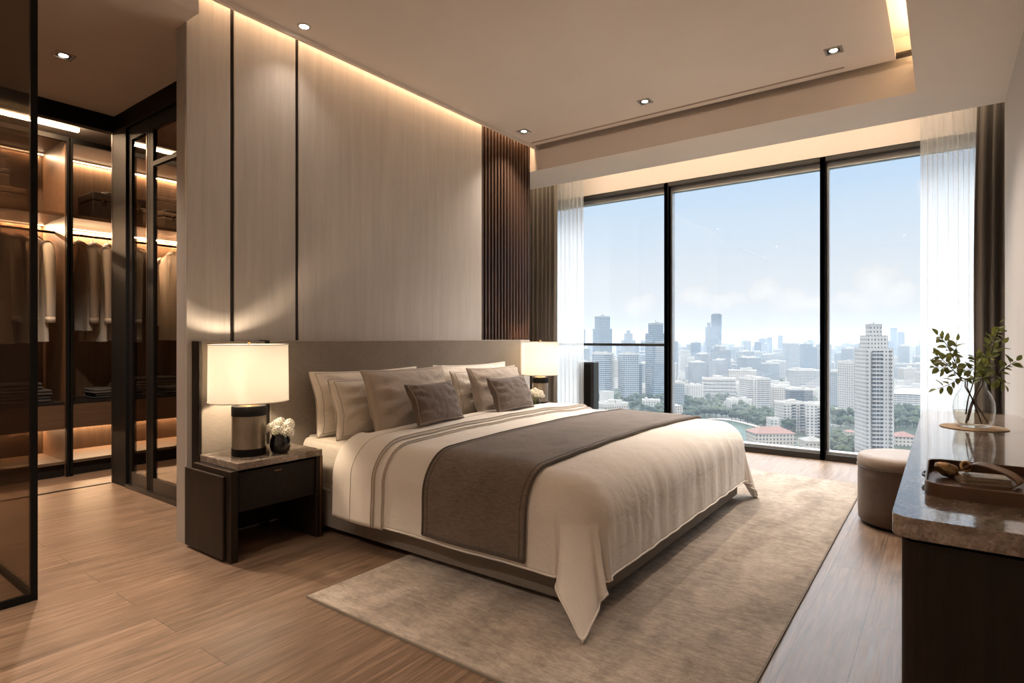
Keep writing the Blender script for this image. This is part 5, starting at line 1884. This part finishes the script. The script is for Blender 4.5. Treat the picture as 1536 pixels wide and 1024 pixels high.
# beyond that: countless roofs
bm = BM()
for k in range(1500):
    px = rnd.uniform(840, 1500)
    t = rnd.uniform(4100, 7500)
    x, y = spot(px, t)
    w = rnd.uniform(18, 60)
    prism(bm, rect(x, y, w, rnd.uniform(18, 40), rnd.uniform(-.5, .9)), GZ, GZ + rnd.uniform(10, 60) * (1.6 if rnd.random() < 0.08 else 1), 0, 2, 0, 1)
o = finish('distant_rooftops', bm, [M['concrete'], M['roof_grey']])
tag(o, 'countless hazy pale rooftops of the city towards the horizon', 'buildings', None, 'stuff')
bm = BM()
for k in range(2200):
    px = rnd.uniform(845, 1480)
    t = rnd.uniform(960, 3800)
    x, y = spot(px, t)
    w = rnd.uniform(10, 34)
    if any((x - a) ** 2 + (y - b) ** 2 < 48 ** 2 for a, b in taken) or any((x - q[2]) ** 2 + (y - q[3]) ** 2 < 34 ** 2 for q in belt) or any((x - a) ** 2 + (y - b) ** 2 < (q + 22) ** 2 for a, b, q in BUILT):
        continue
    prism(bm, rect(x, y, w, rnd.uniform(10, 26), rnd.uniform(-.5, .9)), GZ, GZ + rnd.uniform(8, 24), 0, 2, 0, 1)
o = finish('low_rooftops', bm, [M['concrete'], M['roof_grey']])
tag(o, 'countless small pale low houses between the towers', 'buildings', None, 'stuff')

# pond with its path, park trees
m, nt, out = new_mat('pond_water')
p = principled(nt, out, (0.012, 0.024, 0.016), 0.25, 0, 0.3)
nn_ = noise_tex(nt, coords(nt, (0.25, 0.5, 1)), 1.0, 3)
bump(nt, p, nn_, 0.08, 0.3)
M['pond'] = m
pond = [spot(px, 96425.0 / (py - HOR)) for px, py in ((1036, 637), (1050, 632), (1068, 629.5), (1085, 630), (1105, 633), (1125, 638), (1150, 645), (1180, 652), (1200, 668), (1200, 690), (1040, 700), (1030, 660))]
bm = BM(); prism(bm, list(reversed(pond)), GZ + 0.02, GZ + 0.35)
bmesh.ops.recalc_face_normals(bm, faces=bm.faces)
o = finish('pond', bm, M['pond'])
tag(o, 'green pond beyond the foot of the bed, in the park below', 'pond')
M['path'] = plain('pale_pink_path', (0.36, 0.29, 0.25), 0.9, 0, 0.2, 0.06, 0.1)
bm = BM()
pth = [Vector((*spot(px, 96425.0 / (py - HOR)), GZ + 0.5)) for px, py in ((1062, 628.6), (1085, 629), (1105, 632), (1125, 637), (1150, 644), (1182, 651))]
pth = smooth_path(pth, 40)
va = []
for i, q in enumerate(pth):
    va.append([bm.verts.new(q + Vector((-1.5, 0, 0))), bm.verts.new(q + Vector((1.5, 5, 0))), bm.verts.new(q + Vector((1.5, 5, -0.6))), bm.verts.new(q + Vector((-1.5, 0, -0.6)))])
for a_, b_ in zip(va, va[1:]):
    for k in range(4):
        bm.faces.new((a_[k], b_[k], b_[(k + 1) % 4], a_[(k + 1) % 4]))
bmesh.ops.recalc_face_normals(bm, faces=bm.faces)
struct('path', bm, M['path'])

def foliage(name, c0, c1, c2):
    m, nt, out = new_mat(name)
    p = principled(nt, out, c1, 0.8, 0, 0.2)
    a = noise_tex(nt, coords(nt), 0.55, 5, 0.7)
    L(nt, ramp(nt, a, [(0.35, c0), (0.5, c1), (0.66, c2)]), p.inputs['Base Color'])
    bump(nt, p, a, 1.0, 0.8)
    return m
FO = [foliage('deep_green_foliage', (0.0018, 0.0049, 0.0012), (0.0040, 0.0093, 0.0023), (0.0073, 0.0157, 0.0038)),
      foliage('mid_green_foliage', (0.0024, 0.0064, 0.0015), (0.0061, 0.0127, 0.0028), (0.0106, 0.0198, 0.0049)),
      foliage('yellow_green_foliage', (0.0046, 0.0093, 0.0017), (0.0101, 0.0172, 0.0036), (0.0171, 0.0258, 0.0059))]
trees = []
for i in range(6):
    rnd = random.Random(50 + i)
    bm = BM()
    for k in range(13):
        a = rnd.uniform(0, 2 * PI)
        rr = rnd.uniform(0, 4.6)
        zz = rnd.uniform(5.5, 11.5)
        rad = rnd.uniform(2.0, 3.5) * (1.1 - 0.03 * zz)
        mtx = Matrix.Translation((rr * math.cos(a), rr * math.sin(a), zz))
        g = bmesh.ops.create_icosphere(bm, subdivisions=3, radius=rad, matrix=mtx)
        c = mtx.translation
        for v in g['verts']:
            n = (v.co - c).normalized()
            v.co = c + n * rad * (1 + 0.28 * noise.noise(v.co * 0.9 + Vector((i, 0, 0))) + 0.14 * noise.noise(v.co * 2.4))
    tube(bm, [(0, 0, 0), (0.2, 0, 3), (0, 0.2, 7)], [0.5, 0.4, 0.3], 7)
    o = finish('park_tree', bm, FO[i % 3], None, True)
    trees.append(o)
tl = ['dense dark green tree in the park belt below the window', 'mid green rounded tree in the park belt below the window', 'yellow green tree in the park belt below the window']
tused = [False] * 6
rnd = random.Random(9)
def plant(px, py, k=None, s=None):
    k = rnd.randrange(6) if k is None else k
    t = 96425.0 / (py - HOR)
    x, y = spot(px, t)
    if not tused[k]:
        o = trees[k]
        tused[k] = True
    else:
        o = trees[k].copy()
        COL.objects.link(o)
    s = s or rnd.uniform(0.8, 1.35)
    o.location = (x, y, GZ + 0.01)
    o.scale = (s * rnd.uniform(0.9, 1.15), s * rnd.uniform(0.9, 1.15), s * rnd.uniform(0.85, 1.1))
    o.rotation_euler = (0, 0, rnd.uniform(0, 6.28))
    tag(o, tl[k % 3], 'tree', 'park trees, ' + ('dark', 'mid green', 'yellow green')[k % 3])
for b_ in belt[:290]:
    plant(b_[0], b_[1])

# haze over the city
m, nt, out = new_mat('city_haze')
vs = N(nt, 'ShaderNodeVolumeScatter')
vs.inputs['Color'].default_value = (0.70, 0.85, 1.0, 1)
vs.inputs['Density'].default_value = HAZE if 'HAZE' in globals() else 0.00034
vs.inputs['Anisotropy'].default_value = 0.0
va_ = N(nt, 'ShaderNodeVolumeAbsorption')
va_.inputs['Color'].default_value = (0.0, 0.0, 0.0, 1)
va_.inputs['Density'].default_value = 0.00010
vs.inputs['Density'].default_value = 0.00008
ad_ = N(nt, 'ShaderNodeAddShader')
L(nt, vs.outputs[0], ad_.inputs[0])
L(nt, va_.outputs[0], ad_.inputs[1])
L(nt, ad_.outputs[0], out.inputs['Volume'])
o = finish('city_haze', box(BM(), -8000, 3000, 70, 9000, GZ - 1, 45), m)
tag(o, 'pale blue haze lying over the whole city', 'haze', None, 'stuff')

# ================================================================== sky, sun
w = bpy.data.worlds.new('sky')
scene.world = w
w.use_nodes = True
nt = w.node_tree
nt.nodes.clear()
out = nt.nodes.new('ShaderNodeOutputWorld')
bg = nt.nodes.new('ShaderNodeBackground')
L(nt, bg.outputs[0], out.inputs[0])
tc = N(nt, 'ShaderNodeTexCoord')
sep = N(nt, 'ShaderNodeSeparateXYZ')
L(nt, tc.outputs['Generated'], sep.inputs[0])
el = math_n(nt, 'ARCSINE', sep.outputs['Z'])
az = math_n(nt, 'ARCTAN2', sep.outputs['X'], sep.outputs['Y'])
sky = ramp(nt, math_n(nt, 'ADD', math_n(nt, 'MULTIPLY', el, 1.0), 0.1), [
    (0.0, (0.48, 0.49, 0.50)), (0.10, (0.495, 0.505, 0.515)), (0.20, (0.475, 0.50, 0.53)), (0.29, (0.40, 0.475, 0.555)), (0.37, (0.30, 0.42, 0.56)), (0.55, (0.45, 0.465, 0.48)), (1.0, (0.46, 0.47, 0.48))])
# cumulus bank low over the horizon
cv = N(nt, 'ShaderNodeCombineXYZ')
L(nt, az, cv.inputs[0]); L(nt, el, cv.inputs[1])
n1 = N(nt, 'ShaderNodeTexNoise'); n1.inputs['Scale'].default_value = 34; n1.inputs['Detail'].default_value = 7; n1.inputs['Roughness'].default_value = 0.6
L(nt, cv.outputs[0], n1.inputs['Vector'])
mask = None
for (cpx, cpy, rx, ry) in ((1312, 425, 42, 42), (1345, 440, 34, 30), (1285, 452, 46, 26), (1147, 436, 36, 26), (1185, 447, 34, 22), (1045, 445, 36, 24), (1090, 452, 40, 22), (960, 460, 40, 22), (1210, 455, 60, 18)):
    ca = math.atan2(*(lambda q: (q[0] - CAMX, q[1]))(spot(cpx, 1000.0)))
    dist_ = math.hypot(FPX, cpx - CPX)
    ce = math.atan2(HOR - cpy, dist_)
    ax = math_n(nt, 'DIVIDE', math_n(nt, 'SUBTRACT', az, ca), rx / dist_ * 0.95)
    ay = math_n(nt, 'DIVIDE', math_n(nt, 'SUBTRACT', el, ce), ry / dist_)
    dd = math_n(nt, 'SQRT', math_n(nt, 'ADD', math_n(nt, 'MULTIPLY', ax, ax), math_n(nt, 'MULTIPLY', ay, ay)))
    b_ = math_n(nt, 'SUBTRACT', 1.0, dd)
    mask = b_ if mask is None else math_n(nt, 'MAXIMUM', mask, b_)
mm = math_n(nt, 'ADD', mask, math_n(nt, 'MULTIPLY', math_n(nt, 'SUBTRACT', n1.outputs['Fac'], 0.5), 1.7))
cl = ramp(nt, mm, [(0.10, (0, 0, 0)), (0.42, (1, 1, 1))])
shade = ramp(nt, mm, [(0.2, (0.50, 0.505, 0.515)), (0.9, (0.58, 0.575, 0.565))])
fade = N(nt, 'ShaderNodeMapRange'); fade.inputs['From Min'].default_value = 0.01; fade.inputs['From Max'].default_value = 0.07
L(nt, el, fade.inputs['Value'])
sc_ = N(nt, 'ShaderNodeSeparateColor'); L(nt, cl, sc_.inputs[0])
cf = math_n(nt, 'MULTIPLY', math_n(nt, 'MULTIPLY', sc_.outputs[0], fade.outputs[0]), 0.95)
up = N(nt, 'ShaderNodeMapRange')                      # the sky overhead is much brighter than the band over the skyline
up.inputs['From Min'].default_value = 0.30
up.inputs['From Max'].default_value = 0.65
up.inputs['To Min'].default_value = 1.0
up.inputs['To Max'].default_value = 17.0
L(nt, el, up.inputs['Value'])
skyc = mix(nt, cf, sky, shade)
vm = N(nt, 'ShaderNodeVectorMath', operation='SCALE')
L(nt, skyc, vm.inputs[0])
L(nt, up.outputs[0], vm.inputs['Scale'])
L(nt, vm.outputs[0], bg.inputs['Color'])
bg.inputs['Strength'].default_value = 1.0

s = bpy.data.lights.new('sun', 'SUN')
s.energy = 0.8
s.color = (1.0, 0.95, 0.87)
s.angle = math.radians(1.5)
so = bpy.data.objects.new('sun', s)
so.rotation_euler = (math.radians(42), 0, math.radians(38))
COL.objects.link(so)

# daylight is sampled through the window opening
pl = area_light('window_daylight', (1.7, YW + 0.14, 1.5), (math.radians(-90), 0, 0), 5.0, 3.0, 1.0, (1, 1, 1))
pl.data.cycles.is_portal = True

# ================================================================== view
scene.view_settings.view_transform = 'Standard'
scene.view_settings.look = 'None'
scene.view_settings.gamma = 1.0
scene.view_settings.use_curve_mapping = False
scene.view_settings.exposure = 0.86
scene.cycles.max_bounces = 8
scene.cycles.diffuse_bounces = 4
scene.cycles.glossy_bounces = 4
scene.cycles.transmission_bounces = 6
scene.cycles.transparent_max_bounces = 16
scene.cycles.volume_bounces = 0
scene.cycles.caustics_reflective = False
scene.cycles.caustics_refractive = False
scene.cycles.sample_clamp_indirect = 3.0
scene.cycles.use_denoising = True
